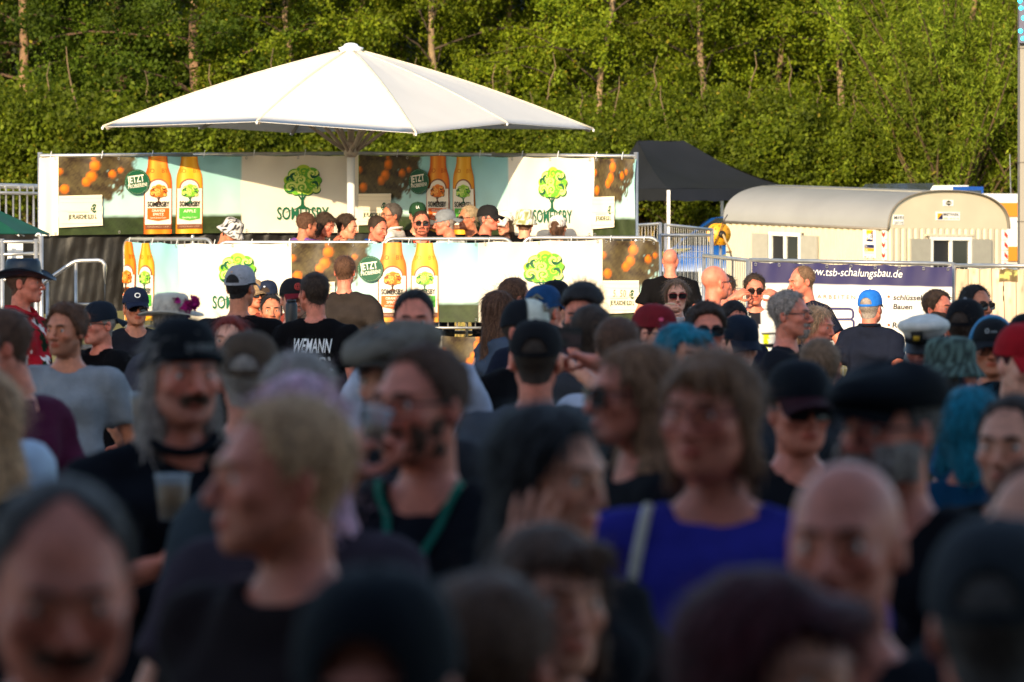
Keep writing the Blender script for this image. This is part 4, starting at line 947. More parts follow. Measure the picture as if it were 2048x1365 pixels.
# ------------------------------------------------------------------ mesh fences
def mesh_fence(p0, p1, z0, z1, label, nb=22, rails=(0, 1), extra=None):
    p0 = np.array(p0, float); p1 = np.array(p1, float); d = p1[:2] - p0[:2]; L = np.linalg.norm(d)
    e = empty('site_fence', (*p0[:2], 0), math.atan2(d[1], d[0]), label, 'fence')
    za, zb_ = z1 if hasattr(z1, '__len__') else (z1, z1)
    MB().tube([(0, 0, z0), (0, 0, za)], .018, 8).build('post', M['galv'], e, True); MB().tube([(L, 0, z0), (L, 0, zb_)], .021, 8).build('post', M['galv'], e, True)
    MB().tube([(0, 0, za - .01), (L, 0, zb_ - .01)], .017, 8).build('top_rail', M['galv'], e, True); MB().tube([(0, 0, z0 + .1), (L, 0, z0 + .1)], .017, 8).build('bottom_rail', M['galv'], e, True)
    for q in range(nb):
        f = (q + 1) / (nb + 1); MB().tube([(L * f, 0, z0 + .1), (L * f, 0, za + (zb_ - za) * f - .02)], .0034, 4).build('wire', M['galv'], e)
    for zz in np.linspace(z0 + .35, min(za, zb_) - .25, 5): MB().tube([(0, .006, zz), (L, .006, zz)], .003, 4).build('wire', M['galv'], e)
    return e
z_ = lambda py, D: at(0, py, D)[2]
mesh_fence(at(1230, 0, 63), at(1321, 0, 62), 0, (z_(452, 63), z_(446, 62)), 'mesh fence panel right behind the end of the deck banner', 14)
mesh_fence(at(1331, 0, 62), at(1424, 0, 62.6), 0, (z_(448, 62), z_(458, 62.6)), 'mesh fence panel in front of the police car', 20)
mesh_fence(at(1320, 0, 61), at(1424, 0, 61.2), 0, (z_(469, 61), z_(469, 61)), 'mesh fence panel with a level rail below the cable reel', 12)
mesh_fence(at(1408, 0, 51), at(1497, 0, 48), 0, (z_(509, 51), z_(519, 48)), 'mesh fence panel leading back from the navy banner', 24)
tf = mesh_fence(at(1499, 0, 47.6), at(1907, 0, 47.0), 0, (z_(518, 47.6), z_(526, 47)), 'mesh fence panel carrying the navy and white builder banner', 40)
mesh_fence(at(1909, 0, 47), at(2110, 0, 46.6), 0, (z_(529, 47), z_(530, 46.6)), 'mesh fence panel carrying the wood-print banner', 18)
# builder's banner
tb = Banner([(0, 1504, 47.5, 523, 722), (1, 1904, 46.9, 533, 728)], .007, 12)
tbo = empty('builder_banner', (0, 0, 0), 0, 'navy and white builder banner with a web address on the mesh fence', 'banner')
nu, nv = 90, 50; u, v = np.meshgrid(np.linspace(0, 1, nu), np.linspace(0, 1, nv), indexing='ij'); u, v = u.ravel(), v.ravel()
cc = np.where((v < .205)[:, None], lin((52, 48, 92)), lin((236, 230, 222)))
vv = np.where(np.abs(v - .205) < .011, np.where(v < .205, .204, .206), v)
obj('printed_sheet', mesh_np('printed_sheet', tb.pos(u, vv), grid_faces(nu, nv)[:, ::-1], cc), M['print'], tbo)
def tb_piece(VF, c, name='lettering'):
    V, F = np.asarray(VF[0], float), VF[1]; mb = MB(); mb.add(tb.pos(V[:, 0], V[:, 1], np.full(len(V), .006)), F, c); mb.build(name, M['ink'], tbo)
def tb_text(s, px0, px1, py, h, c, **k):
    V, F = text_fit(s, 0, 1, 0, 1, **k); x = px0 + (px1 - px0) * V[:, 0]; u_ = (x - 1504) / 400
    vt = 523 + 10 * u_; y = py + (x - 1700) * .024 - V[:, 1] * h; tb_piece((np.stack([u_, (y - vt) / 197], 1), F), c)
tb_text('www.tsb-schalungsbau.de', 1608, 1806, 552, 17, S(238, 236, 230), shear=.22)
tb_text('ARBEITEN', 1636, 1712, 598.5, 8, S(196, 92, 60), space=1.5)
tb_text('schlüsselfertiges', 1788, 1893, 598, 11, S(40, 38, 46), shear=.1, bold=.02); tb_text('Bauen', 1788, 1826, 616.5, 11, S(40, 38, 46), shear=.1, bold=.02); tb_text('Rohbau', 1786, 1838, 654, 11, S(40, 38, 46), shear=.1, bold=.02); tb_text('GMBH', 1664, 1712, 678, 9, S(60, 56, 70))
for yy in (594, 651):
    V, F = disc(0, 0, 2.6, 2.6, 10); tb_piece((np.stack([(V[:, 0] + 1779 - 1504) / 400, (V[:, 1] + yy - 530) / 197], 1), F), S(214, 92, 50), 'bullet_mark')
def tb_line(pts, wd, c=S(60, 54, 98)):
    V, F = ribbon(pts, wd); tb_piece((np.stack([(V[:, 0] - 1504) / 400, (V[:, 1] - 523 - 10 * (V[:, 0] - 1504) / 400) / 197], 1), F), c, 'logo_stroke')
tb_line([(1640, 617), (1700, 618), (1706, 620), (1708, 625), (1708, 634), (1704, 639), (1640, 639)], 4.5); tb_line([(1704, 639), (1709, 643), (1709, 655), (1705, 661), (1640, 661)], 4.5); tb_line([(1570, 617), (1612, 617)], 4.5); tb_line([(1591, 617), (1591, 661)], 4.5)
tb_line([(1636, 619), (1622, 620), (1618, 628), (1622, 638), (1634, 640), (1637, 650), (1632, 660), (1617, 661)], 4.5)
eyelets(tb, tbo, [.02, .14, .26, .38, .5, .62, .74, .86, .98])
# wood-print banner: planks drawn as print on a slack sheet
wb = Banner([(0, 1911, 46.95, 536, 730), (1, 2120, 46.5, 538, 730)], .012, 14)
wbo = empty('wood_print_banner', (0, 0, 0), 0, 'slack banner printed with upright wooden planks beside the navy banner', 'banner')
nu, nv = 150, 70; u, v = np.meshgrid(np.linspace(0, 1, nu), np.linspace(0, 1, nv), indexing='ij'); u, v = u.ravel(), v.ravel()
Q = np.stack([u * 40, v * 5, 0 * u], 1); gn = snoise(Q, .9, 3)[:, None]; pk = np.floor(u * 8.6 + .02 * np.sin(v * 6)); tone = (.82 + .3 * np.mod(pk * .618, 1))[:, None]
wc = (lin((226, 198, 166)) * (1 + .14 * gn)) * tone; kn = np.exp(-(((u * 8.6) % 1 - .5) ** 2 / .02 + ((v * 3 + pk * .37) % 1 - .5) ** 2 / .01))[:, None]; wc = wc * (1 - .35 * kn)
gap = (np.abs((u * 8.6 + .02 * np.sin(v * 6)) % 1) < .06)[:, None]; wc = np.where(gap, lin((70, 48, 34)), wc)
hop = (sstep(.0, .5, snoise(np.stack([u * 30, v * 30, 0 * u], 1), 1.6, 6)) * ((u > .42) & (u < .6) & (v < .13 - 1.2 * (u - .5) ** 2)))[:, None]; wc = np.where((u > .42)[:, None] & (u < .6)[:, None] & (v < .14)[:, None], lin((110, 92, 60)) * (1 - hop) + lin((196, 190, 110)) * hop, wc)
obj('printed_sheet', mesh_np('printed_sheet', wb.pos(u, v), grid_faces(nu, nv)[:, ::-1], wc), M['print'], wbo)

# ------------------------------------------------------------------ grey mast with small lamps, at the right edge
mt = at(2043, 500, 60); ma = empty('lighting_mast', (mt[0] + .11, 60, 0), 0, 'square grey mast with turquoise lamps at the right edge', 'mast')
w_ = .14; zz = 0; 
for q, h_ in enumerate((1.55, .70, .62, 1.2, 1.2)):
    MB().box((-w_, -w_, zz), (w_, w_, zz + h_ - .012), S(140, 134, 124)).build('section', M['hutwall'], ma); MB().box((-w_ - .006, -w_ - .006, zz + h_ - .0118), (w_ + .006, w_ + .006, zz + h_ - .0002), S(96, 90, 84)).build('joint', M['hutwall'], ma); zz += h_
hz = at(0, 88, 60)[2]; MB().box((-w_ - .02, -w_ - .1, hz), (w_ + .2, -w_ - .008, hz + .9), S(84, 80, 100)).build('lamp_housing', M['plastic'], ma)
for px, py in ((2041, 2), (2043, 16), (2042, 62), (2047, 77), (2048, 36)):
    p = at(px, py, 59.7) - np.array(ma.location); p[1] = -w_ - .1; MB().tube([p, p + [0, -.02, 0]], [.024, .02], 8).build('lamp', M['led'], ma, True)
# ================================================================== people
FD_ = np.float32
# ---- heads: face towards -Y, origin at the middle of the head, eyes near z = 0.004
def head_sdf(p):
    """p: shape parameters"""
    jw, ns, ch, fem = p.get('jaw', 1.), p.get('nose', 1.), p.get('chin', 1.), p.get('fem', 0)
    fw = p.get('face', 1.)
    def f(P):
        A = P * np.array([1, 1, 1], FD_); Px = np.abs(A[:, 0]); Q = A.copy(); Q[:, 0] = Px
        d = ell(A, (0, .020, .032), (.0755, .0945, .084))
        d = smin(d, ell(A, (0, -.028, -.016), (.062 * fw, .061, .086)), .03)
        d = smin(d, ell(A, (0, -.030, -.070), (.050 * jw, .053, .040)), .03)
        d = smin(d, rcone(Q, (.050 * jw, .004, -.052), (.020, -.064, -.094), .016, .016), .025)
        d = smin(d, ell(A, (0, -.078, -.097 - .004 * (ch - 1)), (.020, .015 * ch, .016)), .016)
        d = smin(d, rcone(Q, (.006, -.087, .024), (.040, -.074, .026), .011 - .002 * fem, .010), .014)
        d = smin(d, ell(Q, (.044 * fw, -.058, -.024), (.021, .024, .020)), .018)
        d = smax(d, -ell(Q, (.0325, -.105, .003), (.019, .019, .0115)), .010)
        d = smin(d, rcone(Q, (.020, -.0845, .0082), (.046, -.076, .0066), .0052, .0046), .005)
        d = smin(d, rcone(Q, (.021, -.0845, -.0055), (.045, -.076, -.0045), .0036, .0034), .006)
        n = rcone(A, (0, -.088, .014), (0, -.111 - .008 * (ns - 1), -.028), .0075, .0105 * ns)
        n = smin(n, ell(A, (0, -.112 - .010 * (ns - 1), -.033), (.0118 * ns, .0125 * ns, .0105)), .006)
        n = smin(n, ell(Q, (.0115 * ns, -.101, -.037), (.0085, .0115, .0075)), .005)
        d = smin(d, n, .010)
        d = smin(d, ell(A, (0, -.090, -.0585), (.0235, .0105, .0058 + .001 * fem)), .006)
        d = smin(d, ell(A, (0, -.0885, -.0690), (.0205, .0105, .0068 + .001 * fem)), .006)
        d = smax(d, -ell(A, (0, -.1045, -.0637), (.0235, .012, .0019)), .003)
        d = smin(d, rcone(A, (0, .022, -.06), (0, .036, -.20), .056 - .007 * fem, .054 - .008 * fem), .022)
        e = ell(Q - np.array([.0765, .016, -.010], FD_), (0, 0, 0), (.011, .0195, .031))
        e = smax(e, -ell(Q - np.array([.0885, .011, -.008], FD_), (0, 0, 0), (.0095, .0115, .020)), .004)
        d = smin(d, e, .007)
        return d
    return f
def scalp_sdf(P):
    d = ell(P, (0, .020, .032), (.0755, .0945, .084))
    d = smin(d, ell(P, (0, -.028, -.016), (.062, .061, .086)), .03)
    d = smin(d, ell(P, (0, -.030, -.070), (.052, .056, .040)), .03)
    d = smin(d, rcone(P, (0, .022, -.06), (0, .036, -.20), .056, .054), .022)
    return d
HEADS = {}
def cull(V, F, lim=-.0045):
    F = F[~(scalp_sdf(V.astype(np.float32)) < lim)[F].all(1)]; u = np.unique(F); m = np.full(len(V), -1); m[u] = np.arange(len(u)); return V[u], m[F]
def head_mesh(key, prm, h):
    k = (key, h)
    if k not in HEADS: 
        V, F = nets(head_sdf(prm), (-.096, -.136, -.175), (.096, .128, .128), h)
        HEADS[k] = (V, F)
    return HEADS[k]
HP_ = {'m1': dict(), 'm2': dict(jaw=1.12, nose=1.12, chin=1.15, face=1.05), 'm3': dict(jaw=.92, nose=1.2, chin=.95, face=.95), 'm4': dict(jaw=1.2, nose=1.05, face=1.12, chin=1.0),
       'f1': dict(jaw=.86, nose=.85, chin=.85, fem=1, face=.96), 'f2': dict(jaw=.95, nose=.95, chin=.9, fem=1, face=1.03)}
def skin_cols(V, skin, stub=0., stubc=(.03, .025, .02)):
    x, y, z = V[:, 0], V[:, 1], V[:, 2]; c = np.tile(np.array(skin), (len(V), 1))
    lip = sstep(.0285, .021, np.hypot(x, (z + .0637) * 2.0)) * (y < -.085)
    red = np.clip(np.exp(-((np.abs(x) - .042) ** 2 + (z + .028) ** 2) / .0005) * (y < -.03) + np.exp(-(x ** 2 + (z + .034) ** 2) / .00025) * (y < -.1) + .8 * ((np.abs(x) > .073) & (np.abs(z + .01) < .04)), 0, 1)
    c = c * (1 - .22 * red[:, None] * np.array([.2, 1, 1]))
    c = c * (1 - lip[:, None]) + lip[:, None] * np.array(skin) * np.array([.88, .55, .55])
    if stub:
        s_ = sstep(-.035, -.055, z) * sstep(.03, .0, y) * (z > -.13) * (1 - lip) * sstep(.008, .02, np.hypot(x, z + .05) + (z > -.05) * 0)
        s_ = np.maximum(s_, sstep(-.02, -.05, z) * (np.abs(x) > .04) * (y < .0) * (z > -.13)) * stub
        c = c * (1 - s_[:, None]) + s_[:, None] * np.array(stubc)
    return c
# ---- hair volumes
def hairline(P, style):
    phi = np.abs(np.arctan2(P[:, 0], -P[:, 1]))          # 0 front .. pi back
    if style == 'recede': t = [.098, .106, .092, .03, -.012, -.040, -.085, -.095]
    elif style == 'low': t = [.060, .060, .045, -.02, -.05, -.06, -.09, -.10]
    else: t = [.080, .078, .060, .014, -.030, -.045, -.080, -.088]
    return np.interp(phi, [0, .45, .85, 1.2, 1.5, 1.9, 2.5, math.pi], t)
def hair_mesh(style, seed, h, thick=.014):
    r = np.random.default_rng(seed)
    lo, hi = np.array([-.14, -.14, -.16]), np.array([.14, .16, .16])
    hl = 'recede' if style in ('recede', 'fringe') else ('low' if style in ('bob', 'mop') else 'n')
    sd = int(seed)
    def mask(P):
        q = P[:, 2] - hairline(P, hl) + (.005 * snoise(P, 140, sd + 9, 1) if style in ('short', 'recede', 'curly') else 0)
        return sstep(-.010, .034 if style in ('short', 'recede') else .016, q)
    def f(P):
        d = scalp_sdf(P); m = mask(P); z = P[:, 2]
        if style == 'buzz': t = .004
        elif style in ('short', 'recede'): t = thick * (.30 + .70 * sstep(-.02, .08, z)) * (1 + .38 * snoise(P * np.array([1, .6, 1], FD_), 105, sd, 2)) + .003
        elif style == 'flat': t = np.where(z > .05, .026, .002) * sstep(.03, .06, z) + .003 + .003 * snoise(P, 120, sd, 2)
        elif style == 'curly': t = thick * 2.0 * (.6 + .4 * sstep(-.05, .05, z)) + .011 * snoise(P, 75, sd, 2)
        elif style in ('bob', 'mop', 'long', 'pony', 'straight'): t = thick * 1.25 + .004 * snoise(P * np.array([1, 1, .35], FD_), 90, sd, 2)
        else: t = thick + .003 * snoise(P, 90, sd, 2)
        d = d - (t * m - .010 * (1 - m))
        Q = P.copy(); Q[:, 0] = np.abs(Q[:, 0])
        wob = .006 * snoise(P * np.array([1, 1, .25], FD_), 80, sd + 3, 2)
        if style in ('long', 'straight'):
            c = rcone(Q, (.056, .020, .02), (.076, .024, -.17), .028, .033); c = smin(c, rcone(Q, (.076, .024, -.17), (.084, .014, -.34), .033, .018), .03)
            c = smin(c, rcone(P, (0, .06, -.02), (0, .085, -.30), .062, .05), .04); d = smin(d, c + wob, .02)
        if style == 'bob':
            c = rcone(Q, (.058, .000, .03), (.078, .006, -.095), .025, .022); c = smin(c, rcone(P, (0, .06, .0), (0, .072, -.10), .062, .045), .04); d = smin(d, c + wob, .02)
            fr = ell(P, (.024, -.072, .076), (.060, .026, .026)); d = smin(d, fr + wob, .012)
        if style == 'mop':
            fr = ell(P, (0, -.074, .070), (.066, .026, .026)); d = smin(d, fr + wob, .012)
        if style == 'pony':
            c = rcone(P, (0, .11, .055), (.012, .145, -.02), .020, .026); c = smin(c, rcone(P, (.012, .145, -.02), (.02, .125, -.26), .026, .012), .02); d = smin(d, c + wob, .012)
        return d
    if style in ('long', 'straight'): lo[2] = -.38
    if style == 'pony': lo[2] = -.29; hi[1] = .19
    V, F = nets(f, lo, hi, h)
    return cull(V, F)
def strands(V, F, color, n, style, seed, ln=.03, wd=.0022):
    """tapered ribbons lying on a hair volume"""
    r = np.random.default_rng(seed); N = vnormals(V, F)
    ok = np.where(N[:, 2] > -.9)[0]
    idx = r.choice(ok, n); p = V[idx]; nn = N[idx]
    if style in ('long', 'straight', 'bob', 'pony', 'mop'): g = np.array([0, .05, -1.])[None] + r.normal(0, .12, (n, 3)); g = g + (p[:, 2:3] > .07) * np.stack([p[:, 0] * 12, p[:, 1] * 10, 0 * p[:, 0]], 1)
    elif style in ('curly',): g = r.normal(0, 1, (n, 3))
    elif style == 'fly': g = np.array([0, .1, -.5])[None] + r.normal(0, .6, (n, 3)) + nn * .9
    elif style in ('flat', 'spiky'): g = np.array([0, -.3, 1.0])[None] + r.normal(0, .25, (n, 3)) + nn * 1.2
    else:
        cr = np.array([0.01, .05, .115]); g = (p - cr); g = g / (np.linalg.norm(g, axis=1)[:, None] + 1e-6) + r.normal(0, .35, (n, 3)); g[:, 1] -= .25 * (p[:, 2] > .06)
    tg = g - nn * (g * nn).sum(1)[:, None] * (.2 if style in ('fly',) or style in ('flat', 'spiky') else (.97 if style in ('long', 'straight', 'bob') else .93)); tg /= np.linalg.norm(tg, axis=1)[:, None] + 1e-9
    sd_ = np.cross(tg, nn); L = ln * r.uniform(.6, 1.4, (n, 1)); W = wd * r.uniform(.6, 1.4, (n, 1))
    curv = r.normal(0, .25, (n, 1)) * sd_
    a = p - nn * .002; b = p + tg * L * .5 + nn * (.006 * r.random((n, 1))) + curv * L * .15; c = p + tg * L + nn * (.011 * r.random((n, 1)) - .001) + curv * L * .6
    VV = np.stack([a - sd_ * W, a + sd_ * W, b + sd_ * W * .8, b - sd_ * W * .8, c], 1).reshape(-1, 3)
    o = np.arange(n) * 5
    quads = np.stack([o, o + 1, o + 2, o + 3], 1); tris = np.stack([o + 3, o + 2, o + 4], 1)
    cc = np.array(color) * r.uniform(.5, 1.9, (n, 1))
    return VV, [tuple(q) for q in quads] + [tuple(t) for t in tris], np.repeat(cc, 5, 0)
HAIRC = {}
def hair_parts(style, color, seed, h, n, thick):
    k = (style, seed % 3, h, round(thick, 3))
    if k not in HAIRC: HAIRC[k] = hair_mesh(style, seed % 3 + 1, h, thick)
    V, F = HAIRC[k]
    mb = MB(); C = np.array(color) * (1 + .22 * snoise(V, 120, seed, 2))[:, None]
    mb.add(V, F, np.clip(C, 0, 1))
    if n and len(V): mb.add(*strands(V, F, color, n, style, seed, ln={'long': .075, 'straight': .085, 'bob': .05, 'pony': .07, 'curly': .022, 'mop': .05, 'buzz': .004}.get(style, .026), wd={'long': .0028, 'straight': .0028, 'bob': .002}.get(style, .0014)))
    if n and len(V) and style not in ('buzz', 'recede'): mb.add(*strands(V, F, np.array(color) * 1.25, n // 5, 'fly', seed + 50, ln=.045 if style not in ('long', 'straight') else .08, wd=.0011))
    return mb
def beard_mesh(kind, seed, h):
    def f(P):
        d = scalp_sdf(P); x, y, z = np.abs(P[:, 0]), P[:, 1], P[:, 2]
        must = sstep(.034, .026, x) * sstep(-.063, -.058, z) * sstep(-.042, -.047, z)
        chinm = sstep(-.074, -.080, z) * sstep(.034, .026, x)
        side = sstep(-.012, -.03, z + .55 * np.clip(.05 - x, 0, 1)) * sstep(.036, .046, x) * sstep(.022, .0, y)
        under = sstep(-.070, -.078, z)
        if kind == 'goatee': m = np.maximum(must, chinm) ; L = .014
        elif kind == 'moustache': m = must; L = .007
        else: m = np.maximum(np.maximum(must, under), side); L = {'full': .020, 'long': .030, 'short': .0065}[kind]
        m = m * sstep(.03, .005, y) * (z < .0) * sstep(-.135, -.118, z) * (1 - sstep(-.092, -.104, z) * sstep(-.055, -.035, y))
        d = d - ((L + .004 * snoise(P, 110, 3, 2)) * m - .008 * (1 - m))
        if kind == 'long': d = smin(d, rcone(P, (0, -.075, -.09), (0, -.088, -.15), .04, .022) + .005 * snoise(P, 90, 4, 2), .02)
        lipc = ell(P, (0, -.105, -.0665), (.022, .03, .0075)); d = smax(d, -lipc, .004)
        return d
    return cull(*nets(f, (-.09, -.14, -.19), (.09, .05, .02), h))
BEARDC = {}
# ---- hands: palm at the origin, fingers along +Z, palm faces -Y, thumb towards +X
def hand_sdf(curl, spread=.12, thumb_in=.3):
    seg = []
    for i, (x, ln, r0) in enumerate(((.030, .082, .0085), (.010, .090, .0088), (-.011, .084, .0084), (-.030, .066, .0074))):
        p = np.array([x, 0, .088 - abs(x) * .12]); a = 0.; sp = (x / .03) * spread; L = np.array([.45, .31, .24]) * ln
        for k_ in range(3):
            a += curl * (1.0 + .25 * k_) * (1 + .1 * i); d = np.array([math.sin(sp) * math.cos(a), -math.sin(a), math.cos(a) * math.cos(sp)]); q = p + d * L[k_]
            seg.append((p, q, r0 * (1 - .1 * k_), r0 * (.9 - .1 * k_))); p = q
    t0 = np.array([.028, -.006, .028]); t1 = t0 + np.array([.030, -.012 - .02 * thumb_in, .030]); t2 = t1 + np.array([.010 - .02 * thumb_in, -.012 - .02 * thumb_in, .032]); t3 = t2 + np.array([-.002 - .012 * thumb_in, -.008, .022])
    seg += [(t0, t1, .013, .0105), (t1, t2, .0105, .0095), (t2, t3, .0095, .0075)]
    def f(P):
        d = ell(P, (0, 0, .045), (.042, .0165, .056)); d = smin(d, ell(P, (.022, -.008, .03), (.018, .014, .028)), .012)
        d = smin(d, rcone(P, (0, 0, -.035), (0, 0, .015), .027, .028), .02)
        for a, b, ra, rb in seg: d = smin(d, rcone(P, a, b, ra, rb), .005)
        return d
    return f
HANDS = {}
def hand_mesh(pose, h):
    if (pose, h) not in HANDS:
        c, s_, t = {'relax': (.28, .06, .2), 'grip': (.78, .03, .8), 'flat': (.06, .16, .0), 'pinch': (.55, .08, .9)}[pose]
        HANDS[pose, h] = nets(hand_sdf(c, s_, t), (-.062, -.10, -.05), (.082, .03, .20), h)
    return HANDS[pose, h]
# ---- body
def ik(sh, wr, l1, l2, hint):
    sh, wr = np.array(sh, float), np.array(wr, float); d = wr - sh; D = np.linalg.norm(d); Dm = min(D, (l1 + l2) * .995); u = d / D
    wr = sh + u * Dm; a = (l1 * l1 - l2 * l2 + Dm * Dm) / (2 * Dm); hgt = math.sqrt(max(l1 * l1 - a * a, 1e-6))
    hv = np.array(hint, float); hv -= u * (hv @ u); hv /= np.linalg.norm(hv) + 1e-9
    return sh + u * a + hv * hgt, wr
ARMS = {'down': ((.245, -.02, .90), (.35, .6, 0)), 'fwd': ((.13, -.34, 1.13), (.6, .3, -.6)), 'chest': ((.05, -.22, 1.22), (.8, .1, -.5)), 'back': ((.22, .05, .92), (.5, .6, 0)),
        'cross': ((.0, -.2, 1.18), (.9, 0, -.4)), 'table': ((.16, -.36, 1.0), (.7, .3, -.5)), 'hip': ((.20, -.03, .98), (1, .35, 0))}
def skeleton(fem=0, fat=1., lean=0., seat=False, arms=('down', 'down')):
    J = dict(pel=(0, 0, .94), wai=(0, -.005, 1.09), che=(0, .005, 1.30), nb=(0, .018, 1.455), nt=(0, .012, 1.545), hd=(0, -.012, 1.632))
    sw = .188 - .022 * fem; J['shl'] = (sw, .012, 1.388); J['shr'] = (-sw, .012, 1.388)
    J = {k: np.array(v, float) for k, v in J.items()}
    wr = []
    for a, sg in ((arms[0], 1), (arms[1], -1)):
        w_, hint = ARMS[a] if isinstance(a, str) else a
        wr.append((np.array(w_, float) * [sg if isinstance(a, str) else 1, 1, 1], np.array(hint, float) * [sg if isinstance(a, str) else 1, 1, 1]))
    if lean:
        Rm = rotm(0, lean); piv = J['pel'].copy()
        for k in ('wai', 'che', 'nb', 'nt', 'hd', 'shl', 'shr'): J[k] = piv + Rm @ (J[k] - piv)
        wr = [(piv + Rm @ (w_ - piv), h_) for w_, h_ in wr]
    for (w_, hint), s_ in zip(wr, 'lr'):
        J['el' + s_], J['wr' + s_] = ik(J['sh' + s_], w_, .295, .262, hint)
    if seat:
        dz = np.array([0, 0, -.42]); J = {k: v + dz for k, v in J.items()}
    return J
def body_sdf(J, fem, fat, inflate=0., loose=0., arms_to=1., cloth=False):
    af = .9 if fem else 1.
    ct = J['che'] - J['pel']; up = ct / np.linalg.norm(ct)
    ax = J['shl'] - J['shr']; ax /= np.linalg.norm(ax); fw = np.cross(ax, up)
    def f(P):
        cw_ = .080 - .014 * fem
        d = rcone(P, J['che'] - ax * cw_, J['che'] + ax * cw_, .108 * (1 + .35 * (fat - 1)), .108 * (1 + .35 * (fat - 1)))
        b0 = J['wai'] + fw * -.0; 
        d = smin(d, rcone(P, b0 - ax * .055, b0 + ax * .055, (.102 - .01 * fem) * fat, (.102 - .01 * fem) * fat), .09)
        d = smin(d, rcone(P, J['pel'] - ax * .066, J['pel'] + ax * .066, (.108 + (.016 if cloth else 0)) * (.5 + .5 * fat), (.108 + (.016 if cloth else 0)) * (.5 + .5 * fat)), .08)
        if fat > 1.08: d = smin(d, rcone(P, b0 - fw * -.05 * 1, b0 - fw * -.05, .12 * fat, .12 * fat), .08)
        if fem: d = smin(d, np.minimum(rcone(P, J['che'] + ax * .07 + fw * .075 - up * .02, J['che'] + ax * .07 + fw * .085 - up * .03, .062, .06), rcone(P, J['che'] - ax * .07 + fw * .075 - up * .02, J['che'] - ax * .07 + fw * .085 - up * .03, .062, .06)), .05)
        d = smin(d, rcone(P, J['nb'] - up * .01, J['shl'] * .8 + J['nb'] * .2 - up * .012, .052, .058 * af), .045); d = smin(d, rcone(P, J['nb'] - up * .01, J['shr'] * .8 + J['nb'] * .2 - up * .012, .052, .058 * af), .045)
        if not cloth: d = smin(d, rcone(P, J['nb'] - up * .03, J['nt'] + up * .03, .058 - .006 * fem, .050 - .007 * fem), .03)
        d = d - inflate
        for s_ in 'lr':
            sh, e, w_ = J['sh' + s_], J['el' + s_], J['wr' + s_]
            q = sh + (e - sh) * min(1, arms_to if arms_to <= 1 else 1)
            a = rcone(P, sh, q, (.061 if not cloth else .064) * af + inflate, (.043 + .018 * (1 - min(arms_to, 1))) * af + inflate + loose)
            if arms_to > 1:
                q2 = e + (w_ - e) * (arms_to - 1); a = smin(a, rcone(P, e, q2, .043 * af + inflate + loose, (.028 if not cloth else .033) * af + inflate + loose), .02)
            if cloth and arms_to <= 1:
                u_ = (e - sh) / np.linalg.norm(e - sh); a = smax(a, (P - q) @ u_.astype(FD_) - .004, .005)
            d = smin(d, a, .04 if not cloth else .030)
        return d
    return f, up, ax, fw
def bbox(J, pad=.16):
    A = np.array(list(J.values())); return A.min(0) - pad, A.max(0) + pad
TROUS = {}
def trousers(seat):
    if seat in TROUS: return TROUS[seat]
    if not seat: J = [((.085, 0, .93), (.10, -.005, .50)), ((.10, -.005, .50), (.10, .025, .10))]; pel = (0, 0, .94)
    else: J = [((.085, .0, .52), (.12, -.42, .50)), ((.12, -.42, .50), (.12, -.38, .10))]; pel = (0, 0, .54)
    def f(P):
        Q = P.copy(); Q[:, 0] = np.abs(Q[:, 0])
        d = rcone(P, np.array(pel) - [.066, 0, 0], np.array(pel) + [.066, 0, 0], .118, .118); d = smin(d, rcone(Q, *J[0], .090, .068), .05); d = smin(d, rcone(Q, *J[1], .072, .06), .03)
        d = smax(d, P[:, 2] - (pel[2] + .10), .01)
        return d + .004 * snoise(P, 30, 5, 2)
    V, F = nets(f, (-.3, -.6, .0), (.3, .25, 1.15), .026)
    a, k_ = (np.array(J[1][1]), 0); 
    def g(P):
        Q = P.copy(); Q[:, 0] = np.abs(Q[:, 0]); d = rcone(Q, (a[0], a[1] + .01, .05), (a[0] + .012, a[1] - .15, .038), .048, .038); d = smin(d, rcone(Q, (a[0], a[1], .05), (a[0], a[1], .12), .045, .045), .03)
        return smax(d, .004 - P[:, 2], .004)
    V2, F2 = nets(g, (-.22, -.68, -.02), (.22, .16, .2), .016)
    t = mesh_np('trousers', V, F); t.materials.append(M['denim']); s_ = mesh_np('shoes', V2, F2); s_.materials.append(M['rubber'])
    TROUS[seat] = (t, s_); return TROUS[seat]
